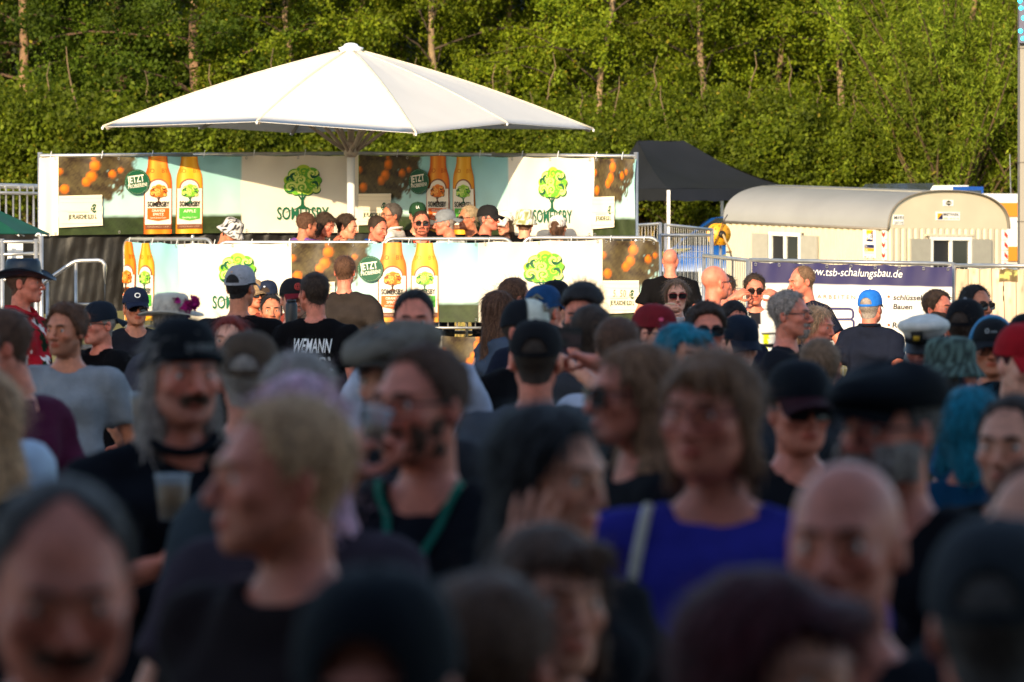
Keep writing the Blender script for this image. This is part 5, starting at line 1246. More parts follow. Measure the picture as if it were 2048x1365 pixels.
# ---- hats: in head space
def cap_parts(kind, c, c2=None, seed=0):
    """returns list of (name, MB, material key)"""
    out = []; mb = MB(); c = np.array(c); c2 = c if c2 is None else np.array(c2)
    ph = np.linspace(0, 2 * math.pi, 49)[:-1]; out_dir = np.stack([np.sin(ph), -np.cos(ph)], 1)
    if kind in ('cap', 'trucker', 'capback'):
        T_, PH = np.meshgrid(np.linspace(0, 1, 15), ph, indexing='ij'); T_ = T_.copy(); PH = PH.copy(); F = []; rem = np.zeros((15, 48), bool); kept = np.zeros((15, 48), bool)
        for i in range(14):
            for q in range(48):
                q2 = (q + 1) % 48; pm = abs(((q + .5) / 48 * 2 * math.pi) - math.pi); tz = (i + .5) / 14; ix = ((i, q), (i, q2), (i + 1, q2), (i + 1, q))
                if i >= 1 and (pm / .56) ** 2 + ((tz - .071) / .30) ** 2 < 1:
                    for c_ in ix: rem[c_] = True
                    continue
                for c_ in ix: kept[c_] = True
                F.append((i * 48 + q, i * 48 + q2, (i + 1) * 48 + q2, (i + 1) * 48 + q))
        bd_ = rem & kept & (T_ > .1); du = (PH - math.pi) / .54; dv = (T_ - .071) / .29; rr_h = np.hypot(du, dv) + 1e-9
        PH = np.where(bd_, math.pi + du / rr_h * .54, PH); T_ = np.where(bd_, .071 + dv / rr_h * .29, T_)
        PH, T_ = PH.ravel(), T_.ravel(); A_ = T_ * math.pi / 2; rr = np.cos(np.minimum(A_, 1.5707)) ** .72; z = .030 + .108 * np.sin(A_) ** .92
        dent = 1 - .012 * np.exp(-((((PH / (2 * math.pi) * 6) + .5) % 1 - .5) / .05) ** 2) * np.sin(A_ * 2)
        fr = 1 + .03 * np.clip(np.cos(PH), 0, 1) * (T_ < .7)
        V = np.stack([.0895 * rr * dent * np.sin(PH), .014 - .111 * rr * dent * fr * np.cos(PH), z + .010 * np.cos(PH) * (1 - T_) - .006 * (np.cos(PH) < -.5) * (1 - T_)], 1)
        C = np.where(((np.cos(PH) > .62) & (T_ < .93))[:, None], c2, c) if kind == 'trucker' else np.tile(c, (len(V), 1))
        mb.add(V, F, C); out.append(('cap', mb, 'hatcloth'))
        b = MB(); th = np.linspace(-1.02, 1.02, 17); V = []
        for i, e in enumerate(np.linspace(0, 1, 6)):
            for a in th:
                x = (.0885 + .004 * e) * math.sin(a) * (1 - .06 * e); yb = .014 - .113 * math.cos(a); fwd = .078 * e * math.cos(a * .82) ** .7
                V.append((x, yb - fwd, .041 - .022 * e - .030 * (abs(a) / 1.02) ** 2 * (.25 + .75 * e)))
        V = np.array(V); F = [tuple(f) for f in grid_faces(6, 17)]; n = len(V)
        bc = np.array(c2) if kind != 'trucker' else c
        b.add(np.concatenate([V, V - [0, 0, .005]]), F + [tuple(i + n for i in f[::-1]) for f in F] + [(85 + j, 85 + j + 1, 85 + j + 1 + n, 85 + j + n) for j in range(16)], bc); out.append(('brim', b, 'hatcloth'))
        bt = MB(); bt.tube([(0, .014, .1365), (0, .014, .1415)], [.008, .006], 8, c2 if kind != 'trucker' else c); out.append(('button', bt, 'hatcloth'))
    elif kind == 'bucket':
        rings = []
        for e, z in ((1.42, -.012), (1.30, .004), (1.15, .024), (1.03, .040), (1.0, .046), (.985, .075), (.95, .105), (.86, .125), (.6, .136), (.2, .139)):
            rings.append(np.stack([.0895 * e * out_dir[:, 0], .014 + .110 * e * out_dir[:, 1], z + 0 * ph + .004 * np.sin(ph * 3 + seed) * (e > 1.1)], 1))
        r = np.random.default_rng(seed); V = np.concatenate(rings); k_ = snoise(V, 230, seed, 2)
        C = np.where((k_ > .05)[:, None], c, c2); mb.loft(rings, None); mb.C[-1] = C; out.append(('hat', mb, 'hatcloth'))
    elif kind == 'leather':
        rings = []
        for e, z, f_ in ((1.80, .040, 0), (1.78, .046, 0), (1.45, .030, 0), (1.12, .030, 0), (1.0, .040, 0), (.98, .085, 0), (.92, .125, .2), (.80, .142, .6), (.5, .135, 1), (.15, .128, 1)):
            x = .0895 * (e if e <= 1.02 else 1 + (e - 1) * .78) * out_dir[:, 0] * (1 - .12 * f_); y = .014 + .110 * e * out_dir[:, 1]
            zz = z + (e > 1.1) * (.055 * (e - 1) * np.abs(out_dir[:, 0]) ** 2 - .035 * (e - 1) * np.abs(out_dir[:, 1]) ** 2)
            rings.append(np.stack([x, y, zz + 0 * ph], 1))
        mb.loft(rings, c); out.append(('hat', mb, 'leather'))
        bn = MB(); bn.tube([(.0915 * math.sin(a), .014 - .112 * math.cos(a), .050) for a in ph], .009, 5, c * .5, closed=True); out.append(('hat_band', bn, 'leather'))
    elif kind in ('beanie', 'bandana'):
        rings = []
        for t in np.linspace(0, 1, 12):
            a = t * math.pi / 2; rr = math.cos(a) ** .62; z = .028 + .112 * math.sin(a)
            rings.append(np.stack([.090 * rr * out_dir[:, 0], .018 + .112 * rr * out_dir[:, 1], z + .012 * np.cos(ph) * (1 - t) - .014 * (np.cos(ph) < 0) * (1 - t)], 1) * (1 + .006 * np.sin(8 * ph + 9 * t))[:, None])
        mb.loft(rings, c); out.append(('beanie', mb, 'hatcloth'))
        bd = MB(); bd.tube([(.091 * math.sin(a), .018 - .113 * math.cos(a), .034 + .012 * math.cos(a) - .014 * (math.cos(a) < 0)) for a in ph], .011, 6, c * .9, closed=True); out.append(('hat_band', bd, 'hatcloth'))
    elif kind in ('flatcap', 'beret'):
        big = 1.28 if kind == 'beret' else 1.08; rings = []
        for e, z in ((1.0, .044), (1.0, .054), (big, .068), (big * 1.02, .086), (big * .92, .110), (.66, .130), (.25, .137)):
            off = .020 * (e - 1) if kind == 'beret' else 0
            rings.append(np.stack([.092 * e * out_dir[:, 0] + off, .010 + .114 * e * out_dir[:, 1] - (.03 * (e > .9) * np.clip(np.cos(ph), 0, 1) if kind == 'flatcap' else 0), z - (.016 if kind == 'flatcap' else .03) * np.clip(np.cos(ph), 0, 1) * (z > .06) + .004 * np.sin(4 * ph + seed)], 1))
        mb.loft(rings, c); out.append(('flat_cap', mb, 'hatcloth'))
        b = MB(); th = np.linspace(-.95, .95, 13); V = []
        for e in np.linspace(0, 1, 4):
            for a in th: V.append((.091 * math.sin(a), .010 - .114 * math.cos(a) - .045 * e * math.cos(a), .050 - .014 * e - .02 * (a / .95) ** 2 * e))
        V = np.array(V); n = len(V); F = [tuple(f) for f in grid_faces(4, 13)]; b.add(np.concatenate([V, V - [0, 0, .006]]), F + [tuple(i + n for i in f[::-1]) for f in F], c * .8); out.append(('brim', b, 'hatcloth'))
    elif kind == 'captain':
        rings = []
        for e, z in ((1.0, .028), (1.0, .052), (1.03, .058), (1.26, .080), (1.30, .098), (1.18, .116), (.8, .128), (.3, .131)):
            rings.append(np.stack([.090 * e * out_dir[:, 0], .014 + .112 * e * out_dir[:, 1], z + .022 * np.cos(ph) * (e > 1.02) + 0 * ph], 1))
        cols = np.concatenate([np.tile(c2 if z < .057 else c, (48, 1)) for e, z in ((1, .028), (1, .052), (1, .058), (1, .08), (1, .098), (1, .116), (1, .128), (1, .131))])
        mb.loft(rings); mb.C[-1] = cols; out.append(('captain_cap', mb, 'hatcloth'))
        b = MB(); th = np.linspace(-.95, .95, 13); V = []
        for e in np.linspace(0, 1, 4):
            for a in th: V.append((.090 * math.sin(a), .014 - .112 * math.cos(a) - .050 * e * math.cos(a), .032 - .030 * e))
        V = np.array(V); n = len(V); F = [tuple(f) for f in grid_faces(4, 13)]; b.add(np.concatenate([V, V - [0, 0, .006]]), F + [tuple(i + n for i in f[::-1]) for f in F], (.012, .012, .014)); out.append(('brim', b, 'leather'))
        bd = MB(); bd.box((-.026, -.128, .044), (.026, -.112, .098), (.02, .018, .015)); bd.box((-.014, -.131, .056), (.014, -.127, .078), S(176, 140, 40)); out.append(('badge', bd, 'hatcloth'))
    elif kind == 'straw':
        rings = []
        for e, z in ((1.75, .030), (1.72, .036), (1.4, .036), (1.08, .040), (1.0, .050), (.98, .085), (.90, .120), (.7, .134), (.2, .138)):
            rings.append(np.stack([.0895 * e * out_dir[:, 0], .014 + .110 * e * out_dir[:, 1], z + .012 * np.sin(2 * ph + 1) * (e > 1.2)], 1))
        mb.loft(rings, c); out.append(('straw_hat', mb, 'hatcloth'))
        r = np.random.default_rng(seed); fl = MB()
        for q in range(46):
            a = -1.45 + r.normal(0, .42); p = np.array([.104 * math.sin(a), .014 - .122 * math.cos(a), r.uniform(.045, .105)]); d = r.normal(0, 1, 3); d /= np.linalg.norm(d); s_ = np.cross(d, r.normal(0, 1, 3)); s_ /= np.linalg.norm(s_)
            fl.add([p, p + d * .03 + s_ * .018, p + d * .045, p + d * .03 - s_ * .018], [(0, 1, 2, 3)], c2 * r.uniform(.6, 1.3))
        out.append(('flowers', fl, 'cloth'))
    return out
def glasses_parts(kind, fc):
    out = []; mb = MB(); t = np.linspace(0, 2 * math.pi, 20, endpoint=False); ex = .55 if kind != 'round' else 1
    rx, rz = (.0285, .0205) if kind != 'clear' else (.0265, .0185)
    for sx in (-1, 1):
        cx = sx * .0335; sq = lambda v: np.sign(v) * np.abs(v) ** (.55)
        x = cx + rx * sq(np.cos(t)); z = -.002 + rz * sq(np.sin(t)); y = -.104 + .010 * (np.abs(x) / .06) ** 2
        mb.tube(np.stack([x, y, z], 1), .0024 if kind != 'clear' else .0018, 5, fc, closed=True)
        mb.tube([(sx * .059, -.0945, .006), (sx * .074, -.06, .007), (sx * .080, .005, .006), (sx * .081, .026, -.008)], .0026, 5, fc)
        if kind != 'clear':
            L = MB(); L.add(np.stack([x, y + .0012, z], 1), [tuple(range(20))], (.02, .015, .015)); L.add(np.stack([x, y - .0012, z], 1), [tuple(range(19, -1, -1))], (.02, .015, .015)); out.append(('lens', L, 'lens'))
    mb.tube([(-.008, -.105, .003), (0, -.107, .005), (.008, -.105, .003)], .0024, 5, fc)
    return [('glasses', mb, 'frame')] + out
# ---- one person
SK = {'fair': S(218, 146, 116), 'rosy': S(214, 124, 98), 'tan': S(194, 120, 88), 'pale': S(226, 162, 136), 'dark': S(150, 100, 76)}
HC = {'black': S(36, 32, 32), 'dark': S(60, 46, 37), 'brown': S(90, 62, 46), 'lbrown': S(130, 92, 66), 'blond': S(200, 156, 116), 'grey': S(152, 138, 128), 'dgrey': S(88, 80, 76), 'white': S(206, 200, 194), 'red': S(120, 40, 28), 'dred': S(70, 15, 22), 'teal': S(20, 116, 138), 'pink': S(214, 168, 182), 'sandy': S(122, 94, 72), 'fawn': S(160, 138, 108)}
HEADC = {}
count = [0]
LOG = []
def person(px, py, ppm, yaw, label, hair=('short', 'brown'), skin='fair', hat=None, glasses=None, beard=None, stub=0., shirt=(20, 20, 24), kind='tee', head='m1', byaw=None, pitch=0., roll=0.,
           fem=0, fat=1., arms=('down', 'down'), hands=('relax', 'relax'), lean=0., seat=False, floor=0., hs=1., pat=None, D=None, hres=None, detail=1, hthick=.014, group=None, neck='crew', extra=None, fixs=None):
    """px,py: photo position of the head centre; ppm: photo pixels per metre there"""
    count[0] += 1; seed = count[0]
    D = D or FPX / ppm; hc = at(px, py, D)
    if fem and head == 'm1': head = 'f1'
    J = skeleton(fem, fat, lean, seat, arms)
    s_ = (hc[2] - floor) / J['hd'][2]
    if fixs: s_ = fixs
    LOG.append((label[:40], round(D, 1), round(hc[2], 2), round(s_, 2)))
    by = R(yaw if byaw is None else byaw); hy = R(yaw) - by
    Rb = rotm(by); off = Rb @ (J['hd'] * s_)
    root = empty('person', (hc[0] - off[0], hc[1] - off[1], floor if not fixs else hc[2] - off[2]), by, label, 'person', group)
    J = {k: v * s_ for k, v in J.items()}; ppmr = FPX / D / 2
    blur = abs(1 / D - 1 / 54) * .0435 * FPX / 2 / ppmr         # blur disc in metres
    hb = .034 if blur > .02 else (.026 if D > 50 else .021)
    hh = hres or (.0105 if blur > .025 else (.0078 if D > 50 or blur > .012 else .0062))
    skc = np.array(SK[skin]) * rng.uniform(.93, 1.06)
    stc = np.array(HC[hair[1]]) if hair and hair[1] not in ('white', 'pink', 'teal') else np.array(HC['brown'])
    # body = torso, arms, hands and head in one mesh
    f, up, ax, fw = body_sdf(J, fem, fat * s_, 0, 0, 2.0); lo, hi = bbox(J, .18)
    lo = lo.copy(); hi = J and hi; hi = np.minimum(hi, np.maximum.reduce([J['nt'] + [9, 9, .06], J['wrl'] + [-9, -9, .1], J['wrr'] + [-9, -9, .1], J['ell'] + [-9, -9, .1], J['elr'] + [-9, -9, .1]]))
    V, F = nets(f, lo, hi, hb); F0 = F
    body = MB(); body.add(V, F, skc)
    for sd_, sg, ps in (('l', 1, hands[0]), ('r', -1, hands[1])):
        HVx, HFx = hand_mesh(ps if isinstance(ps, str) else ps[0], .0075 if (D < 47 and D > 30) or not isinstance(ps, str) else .0125)
        w_, e = J['wr' + sd_], J['el' + sd_]; zd = w_ - e; zd /= np.linalg.norm(zd)
        if not isinstance(ps, str): zd = zd * .25 + np.array(ps[1], float); zd /= np.linalg.norm(zd)
        pal = np.array([0, 0, 0.]) + (np.array([-sg * 1., -.1, 0]) if isinstance(ps, str) else np.array(ps[2], float)); yv = -(pal - zd * (pal @ zd)); yv /= np.linalg.norm(yv) + 1e-9; xv = np.cross(yv, zd)
        th = 1 if sg > 0 else -1; Rm = np.stack([xv * 1., yv, zd], 1)
        L = HVx * [1 if (xv @ np.array([0, -1, .3])) >= 0 else -1, 1, 1]; fl = (xv @ np.array([0, -1, .3])) < 0
        body.add(w_ + (L @ Rm.T) * (.96 if not fem else .88) * s_, HFx[:, ::-1] if fl else HFx, skc * [1, .95, .93])
    HV, HF = head_mesh(head, HP_[head], hh); sc_ = hs * np.array([1, 1, 1.]) * (.97 if fem else 1.0)
    Rh = rotm(hy, R(pitch), R(roll)); piv = np.array([0, .03, -.09])
    def H(V): V = np.asarray(V, float) * sc_; return (V - piv) @ Rh.T + piv + J['hd']
    body.add(H(HV), HF, skin_cols(HV, skc, stub, stc * .8))
    # eyes, brows
    def facevis():
        a = math.atan2(math.sin(R(yaw)), math.cos(R(yaw))); return abs(a) < 1.9
    if facevis() and detail and glasses not in ('sun', 'sunred'):
        for sx in (-1, 1):
            mb = MB(); u_, v_ = np.meshgrid(np.linspace(0, math.pi, 9), np.linspace(0, 2 * math.pi, 14, endpoint=False), indexing='ij')
            E = np.stack([np.sin(u_) * np.cos(v_), -np.cos(u_), np.sin(u_) * np.sin(v_)], -1).reshape(-1, 3)
            C = np.where((E[:, 1] < -.93)[:, None], (.01, .01, .01), np.where((E[:, 1] < -.80)[:, None], lin((70, 58, 44)), lin((206, 198, 190))))
            Fq = []
            for i in range(8):
                for q in range(14): Fq.append((i * 14 + q, (i + 1) * 14 + q, (i + 1) * 14 + (q + 1) % 14, i * 14 + (q + 1) % 14))
            mb.add(H(E * .0118 + [sx * .0325, -.0742, .0012]), Fq, C); mb.build('eye', M['eye'], root, True)
    if facevis() and detail:
        for sx in (-1, 1):
            mb = MB(); t = np.linspace(0, 1, 7); x = sx * (.012 + .036 * t); z = .0215 + .006 * np.sin(t * 2.4) - .003 * t; y = -.0985 + .014 * t ** 2 + .001
            mb.tube(np.stack([x, y, z], 1), (.0042 if not fem else .003) * np.sin(math.pi * (.12 + .8 * t)) ** .6, 5, stc * .8)
            mb.V = [H(v) for v in mb.V]; mb.build('eyebrow', M['hair'], root, True)
    near = blur > .02
    if hair:
        n = 600 if D > 50 else (1300 if not near else 700)
        if hair[0] in ('long', 'straight', 'bob', 'curly', 'pony'): n = int(n * 1.7)
        if hat and hair[0] in ('short', 'buzz', 'recede'): n = 250
        hm = hair_parts(hair[0], HC[hair[1]], seed, .012 if near else (.0095 if hair[0] in ('long', 'straight') or D > 50 else .0080), n if hair[0] != 'buzz' else 0, (hthick if not hat else min(hthick, .007)) * (.6 if hair[0] in ('short', 'recede') else .8))
        if hm.n: hm.V = [H(v) for v in hm.V]; hm.build('hair', M['hair'], root, True)
    if beard:
        bc = np.array(HC[beard[1]])
        if (beard[0], hh) not in BEARDC: BEARDC[beard[0], hh] = beard_mesh(beard[0], 1, .0055)
        V_, F_ = BEARDC[beard[0], hh]; mb = MB(); mb.add(V_, F_, bc * (1 + .2 * snoise(V_, 150, seed))[:, None])
        mb.add(*strands(V_, F_, bc, 700, 'bob', seed, ln=.014, wd=.0012)); mb.V = [H(v) for v in mb.V]; mb.build('beard', M['hair'], root, True)
    if hat:
        hk, hcx = hat[0], lin(hat[1]); hc2 = lin(hat[2]) if len(hat) > 2 and hat[2] is not None else None
        back_ = hk.endswith('_rev'); hk = hk.replace('_rev', ''); top_ = None
        for nm, mb, mk in cap_parts(hk, hcx, hc2, seed):
            if back_: mb.V = [v * [-1, -1, 1] + [0, .02, 0] for v in mb.V]
            mb.V = [H(v) for v in mb.V]; q = mb.build(nm, M[mk], root if top_ is None else top_, True); top_ = top_ or q
        if len(hat) > 3:
            for (s0, a0, z0, wid, hgt, colr) in hat[3]:        # lettering or a mark on the front of the hat
                if s0 == 'disc': Vt, Ft = disc(0, 0, .5, .5, 18); Vt = Vt + [.5, .5]
                else: Vt, Ft = text_fit(s0, 0, 1, 0, 1, bold=.02)
                a = a0 + (Vt[:, 0] - .5) * wid / .1; zz = z0 + Vt[:, 1] * hgt; k_ = np.interp(zz, [.03, .09, .12, .138], [1.035, .99, .80, .2])
                if back_: a = a + math.pi
                W = np.stack([.0905 * k_ * np.sin(a) * 1.02, .014 - .114 * k_ * np.cos(a) * 1.03, zz + .010 * np.cos(a)], 1)
                mb = MB(); mb.add(H(W), Ft, lin(colr)); mb.build('hat_mark', M['ink'], top_)
    if glasses:
        fc = {'sun': S(20, 18, 18), 'sunred': S(150, 24, 30), 'clear': S(34, 30, 30), 'clearred': S(110, 30, 40)}.get(glasses, (.02, .02, .02)); g0 = None
        for nm, mb, mk in glasses_parts('clear' if glasses.startswith('clear') else 'sun', fc):
            mb.V = [H(v) for v in mb.V]; q = mb.build(nm, M[mk], root if g0 is None else g0, mk == 'frame'); g0 = g0 or q
    # shirt
    arms_to = {'tee': .66, 'long': 1.93, 'tank': .06, 'polo': .66}[kind]
    g, *_ = body_sdf(J, fem, fat * s_, (.015) * s_, .014 if kind != 'long' else .006, arms_to, True)
    shc = {sd_: (J['sh' + sd_], (J['el' + sd_] - J['sh' + sd_]) / np.linalg.norm(J['el' + sd_] - J['sh' + sd_]), np.linalg.norm(J['el' + sd_] - J['sh' + sd_])) for sd_ in 'lr'}
    ncen = J['nb'] + up * (.055 if kind != 'polo' else .07) * s_ + fw * (.035 if neck == 'v' else .02)
    nr = (.092 if kind != 'tank' else .12) * s_
    hem = J['pel'] - up * .07 * s_
    sd2 = seed
    def fs(P):
        P64 = P
        fold = .0085 * np.sin((P64 - J['che']) @ (up * 26 + ax * 17) + 2.2 * np.sin((P64 - J['pel']) @ (ax * 15 - up * 7 + fw * 9) + sd2)) + .0075 * snoise(P64, 22, sd2, 3)
        d = g(P64) + fold
        d = smax(d, -((P64 - hem) @ up), .006)
        d = smax(d, -(ell(P64, ncen, (nr * .92, nr, nr * .95))), .006)
        if neck == 'v': d = smax(d, -rcone(P64, ncen + fw * .06, ncen + fw * .12 - up * .13, .05, .006), .01)
        return d
    V0 = body.V[0]; inside = fs(V0.astype(np.float32)) < -.028; nf0 = len(F0)
    keep = ~inside[F0].all(1); body.F = [tuple(int(i) for i in f) for f in F0[keep]] + body.F[nf0:]; body.M = body.M[:len(body.F)]
    body.build('body', M['skin'], root, True)
    lo, hi = bbox({k: v for k, v in J.items() if k in ('pel', 'che', 'shl', 'shr', 'nb') or (k[:2] == 'el') or (kind == 'long' and k[:2] == 'wr')}, .2)
    V, F = nets(fs, lo, hi, hb * (.82 if not near else .8))
    c = np.tile(lin(shirt), (len(V), 1))
    if pat: c = pat(V, c, J, up, ax, fw, s_)
    mb = MB(); mb.add(V, F, c)
    if kind == 'polo':
        t = np.linspace(0, 2 * math.pi, 24, endpoint=False); cc = J['nb'] + up * .018 * s_ + fw * .01
        mb.tube([cc + ax * .078 * s_ * math.cos(a) + fw * .082 * s_ * math.sin(a) + up * (.030 - .045 * max(0, math.sin(a))) * s_ for a in t], .013, 6, lin(shirt) * .9, closed=True)
    sh = mb.build('shirt', M['cloth'], root, True)
    t, sho = trousers(seat); obj('trousers', t, None, root, scale=s_); obj('shoes', sho, None, root, scale=s_)
    info = dict(root=root, J=J, H=H, up=up, ax=ax, fw=fw, s=s_, shirt=sh, V=V, F=F, g=fs, by=by)
    if extra: extra(info)
    return info
def shirt_text(I, rows, side, c, hgt=.05, wid=.3, z=.0, xoff=0., shear=0., arc=0., bold=.03):
    """lettering laid on the shirt; side +1 front, -1 back"""
    J = I['J']; o = J['che'] + I['up'] * z; mb = MB()
    for k, s0 in enumerate(rows):
        V, F = text_fit(s0, -wid / 2, wid / 2, 0, hgt, bold=bold, shear=shear)
        sg = 1 if side > 0 else -1      # reading direction seen from outside
        x = V[:, 0] + xoff; zz = V[:, 1] - k * hgt * 1.25 - arc * (V[:, 0] / wid) ** 2 * hgt * 4
        # seen from the front the reader's right is the wearer's left (+ax)
        base = o + np.outer(x * sg, I['ax']) + np.outer(zz, I['up'])
        lo_, hi_ = np.zeros(len(V)), np.full(len(V), .40)
        fwv = I['fw'] * side
        for _ in range(14):
            m = (lo_ + hi_) / 2; d = I['g']((base + m[:, None] * fwv).astype(np.float32)); ins = d < 0; lo_ = np.where(ins, m, lo_); hi_ = np.where(ins, hi_, m)
        mb.add(base + (lo_ + .007)[:, None] * fwv, F, c)
    return mb.build('shirt_print', M['ink'], I['root'])
# ------------------------------------------------------------------ shirt patterns
def pat_floral(V, c, J, up, ax, fw, s):
    n1 = snoise(V, 46, 2, 2); n2 = snoise(V, 60, 5, 2); c = c.copy(); c[n1 > .22] = lin((232, 222, 214)); c[(n2 > .30)] = lin((24, 44, 24)); return c
def pat_vest(V, c, J, up, ax, fw, s):
    d = V - J['che']; x = d @ ax; z = d @ up; arm = np.abs(x) > .185; c = c.copy(); c[:] = lin((226, 226, 224))
    yel = (np.abs(np.abs(x) - .085) < .022) & (z < -.02); c[yel] = lin((214, 232, 40)); blk = (np.abs(z + .115) < .02) | (np.abs(z + .02) < .012) & (np.abs(x) > .04); c[blk] = lin((24, 24, 26)); c[np.abs(x) < .007] = lin((30, 30, 30)); c[arm] = lin((30, 32, 40))
    c[(z > .02) & (np.abs(x) < .035 + .12 * (z - .02))] = lin((34, 34, 40)); return c
def pat_dots(V, c, J, up, ax, fw, s):
    n1 = snoise(V, 40, 8, 2); c = c.copy(); c[n1 > .5] = lin((120, 124, 132)); return c
def pat_collar(V, c, J, up, ax, fw, s):
    d = V - J['nb']; c = c.copy(); r = np.sqrt((d @ ax) ** 2 + (d @ fw) ** 2); c[(np.abs(r - .105) < .008) & ((d @ up) > -.05)] = lin((150, 60, 70)); return c
def lanyard(color):
    def f(I):
        J, up, ax, fw, s = I['J'], I['up'], I['ax'], I['fw'], I['s']; g = I['g']
        for sg in (-1, 1):
            pts = []
            for t in np.linspace(0, 1, 9):
                b = J['nb'] + ax * sg * (.085 - .07 * t) * s + up * (.03 - .20 * t) * s + fw * (-.02 + .02 * t)
                m = np.linspace(0, .3, 40); d = g((b + m[:, None] * fw).astype(np.float32)); k = np.where(d > 0)[0]; pts.append(b + fw * ((m[k[0]] if len(k) else .12) + .004))
            MB().tube(pts, .008, 5, color).build('lanyard', M['cloth'], I['root'], True)
    return f
def strap(I):
    J, up, ax, fw, s, g = I['J'], I['up'], I['ax'], I['fw'], I['s'], I['g']; pts = []
    for t in np.linspace(0, 1, 12):
        b = J['che'] - ax * (.115 + .05 * t) * s + up * (.20 - .36 * t) * s - fw * .08; m = np.linspace(0, .4, 60); d = g((b + m[:, None] * fw).astype(np.float32)); ins = np.where(d < 0)[0]
        if len(ins): pts.append(b + fw * (m[ins[-1]] + .008))
    if len(pts) > 3: MB().tube(pts, .011, 6, S(196, 184, 168)).build('shoulder_strap', M['cloth'], I['root'], True)
ORL = S(214, 70, 40)
BLK = (13, 12, 14); NVY = (24, 28, 42); DGR = (58, 58, 62)
SEAT = dict(seat=True, floor=FL, group=None)
def arm(x, y, z, hx=.8, hy=.1, hz=-.5): return ((x, y, z), (hx, hy, hz))
# ------------------------------------------------------------------ drinkers sitting on the deck
def drinker(px, py, yaw, label, D=56.4, **k):
    k.setdefault('arms', ('table', 'table')); k.setdefault('lean', .12)
    return person(px, py, FPX / D, yaw, label, seat=True, floor=FL, D=D, fixs=1.0, **k)
drinker(457, 461, 62, 'person in a speckled black and white bucket hat bending over the deck rail', 56.2, hair=('buzz', 'dark'), hat=('bucket', (40, 40, 46), (214, 210, 206)), pitch=28, shirt=BLK, lean=.2, skin='tan')
drinker(609, 450, 125, 'person in a purple t-shirt with short brown hair seen from behind', 56.0, hair=('short', 'brown'), shirt=(112, 72, 138), byaw=165, lean=.2, pitch=8, skin='tan')
drinker(646, 446, 58, 'dark-haired person resting the chin on a hand beside the purple t-shirt', 56.4, hair=('bob', 'dark'), fem=1, shirt=(92, 40, 48), pitch=22, arms=('table', arm(-.03, -.20, 1.47, -.8, -.1, -.6)), hands=('relax', 'grip'), hthick=.01, skin='rosy')
drinker(691, 452, 70, 'person with dark cropped hair and a grey t-shirt partly behind the parasol pole', 56.6, hair=('curly', 'dark'), shirt=(150, 148, 146), pitch=12, hthick=.008, byaw=120)
drinker(754, 456, 48, 'dark-haired person in a blue polo shirt with an orange lanyard', 56.0, hair=('short', 'dark'), shirt=(30, 74, 160), kind='polo', pitch=14, byaw=60, head='m4', extra=lanyard(ORL), fat=1.1, skin='rosy')
drinker(781, 432, -62, 'person in a white polo shirt with glasses and greying hair', 56.9, hair=('short', 'dgrey'), glasses='clear', shirt=(226, 222, 216), kind='polo', byaw=-110, extra=lanyard(ORL), skin='tan', hthick=.017)
drinker(836, 432, 10, 'person in a dark green cap hidden behind the bearded drinker', 57.0, hair=('buzz', 'dark'), hat=('cap', (34, 66, 44), None, [('LA', -.2, .062, .035, .03, (235, 235, 230))]), shirt=BLK)
drinker(843, 447, 4, 'bearded person in dark sunglasses and black t-shirt with an orange lanyard', 56.2, hair=('short', 'dark'), glasses='sun', beard=('short', 'brown'), shirt=BLK, head='m4', fat=1.25, extra=lanyard(ORL), skin='rosy', hthick=.008)
drinker(892, 446, -78, 'person in a backward grey cap and white shirt on the deck', 56.3, hair=('buzz', 'grey'), hat=('cap_rev', (120, 124, 130), None), shirt=(228, 224, 218), byaw=-120, pitch=6, head='m3', skin='rosy')
drinker(936, 437, -60, 'person with wavy blond-grey hair and sunglasses on the deck', 56.7, hair=('short', 'fawn'), glasses='sun', shirt=BLK, hthick=.018, skin='tan')
drinker(978, 438, 62, 'person in a black cap and thin glasses leaning along the deck rail', 56.1, hair=('buzz', 'dgrey'), hat=('cap', (30, 29, 30), None, [('disc', .9, .075, .022, .018, (110, 160, 50))]), glasses='clear', shirt=BLK, byaw=95, stub=.2, skin='rosy')
drinker(1012, 446, -40, 'person in a white cap half hidden beside the flowered bucket hat', 57.0, hair=('straight', 'dark'), fem=1, hat=('cap', (224, 218, 210), None), shirt=(40, 40, 44), pitch=10)
drinker(1050, 447, 170, 'person in a pale bucket hat with small flowers seen from behind', 56.1, hair=('buzz', 'brown'), hat=('bucket', (222, 216, 204), (150, 150, 96)), shirt=BLK, extra=lambda I: shirt_text(I, ['FUROAL'], -1, (.7, .7, .7), .035, .2, .06))
drinker(1118, 458, 165, 'person with brown tied hair under a white sun visor on the deck', 56.2, hair=('pony', 'brown'), fem=1, hat=('cap', (232, 228, 222), None), shirt=(44, 40, 40), roll=6, skin='tan')

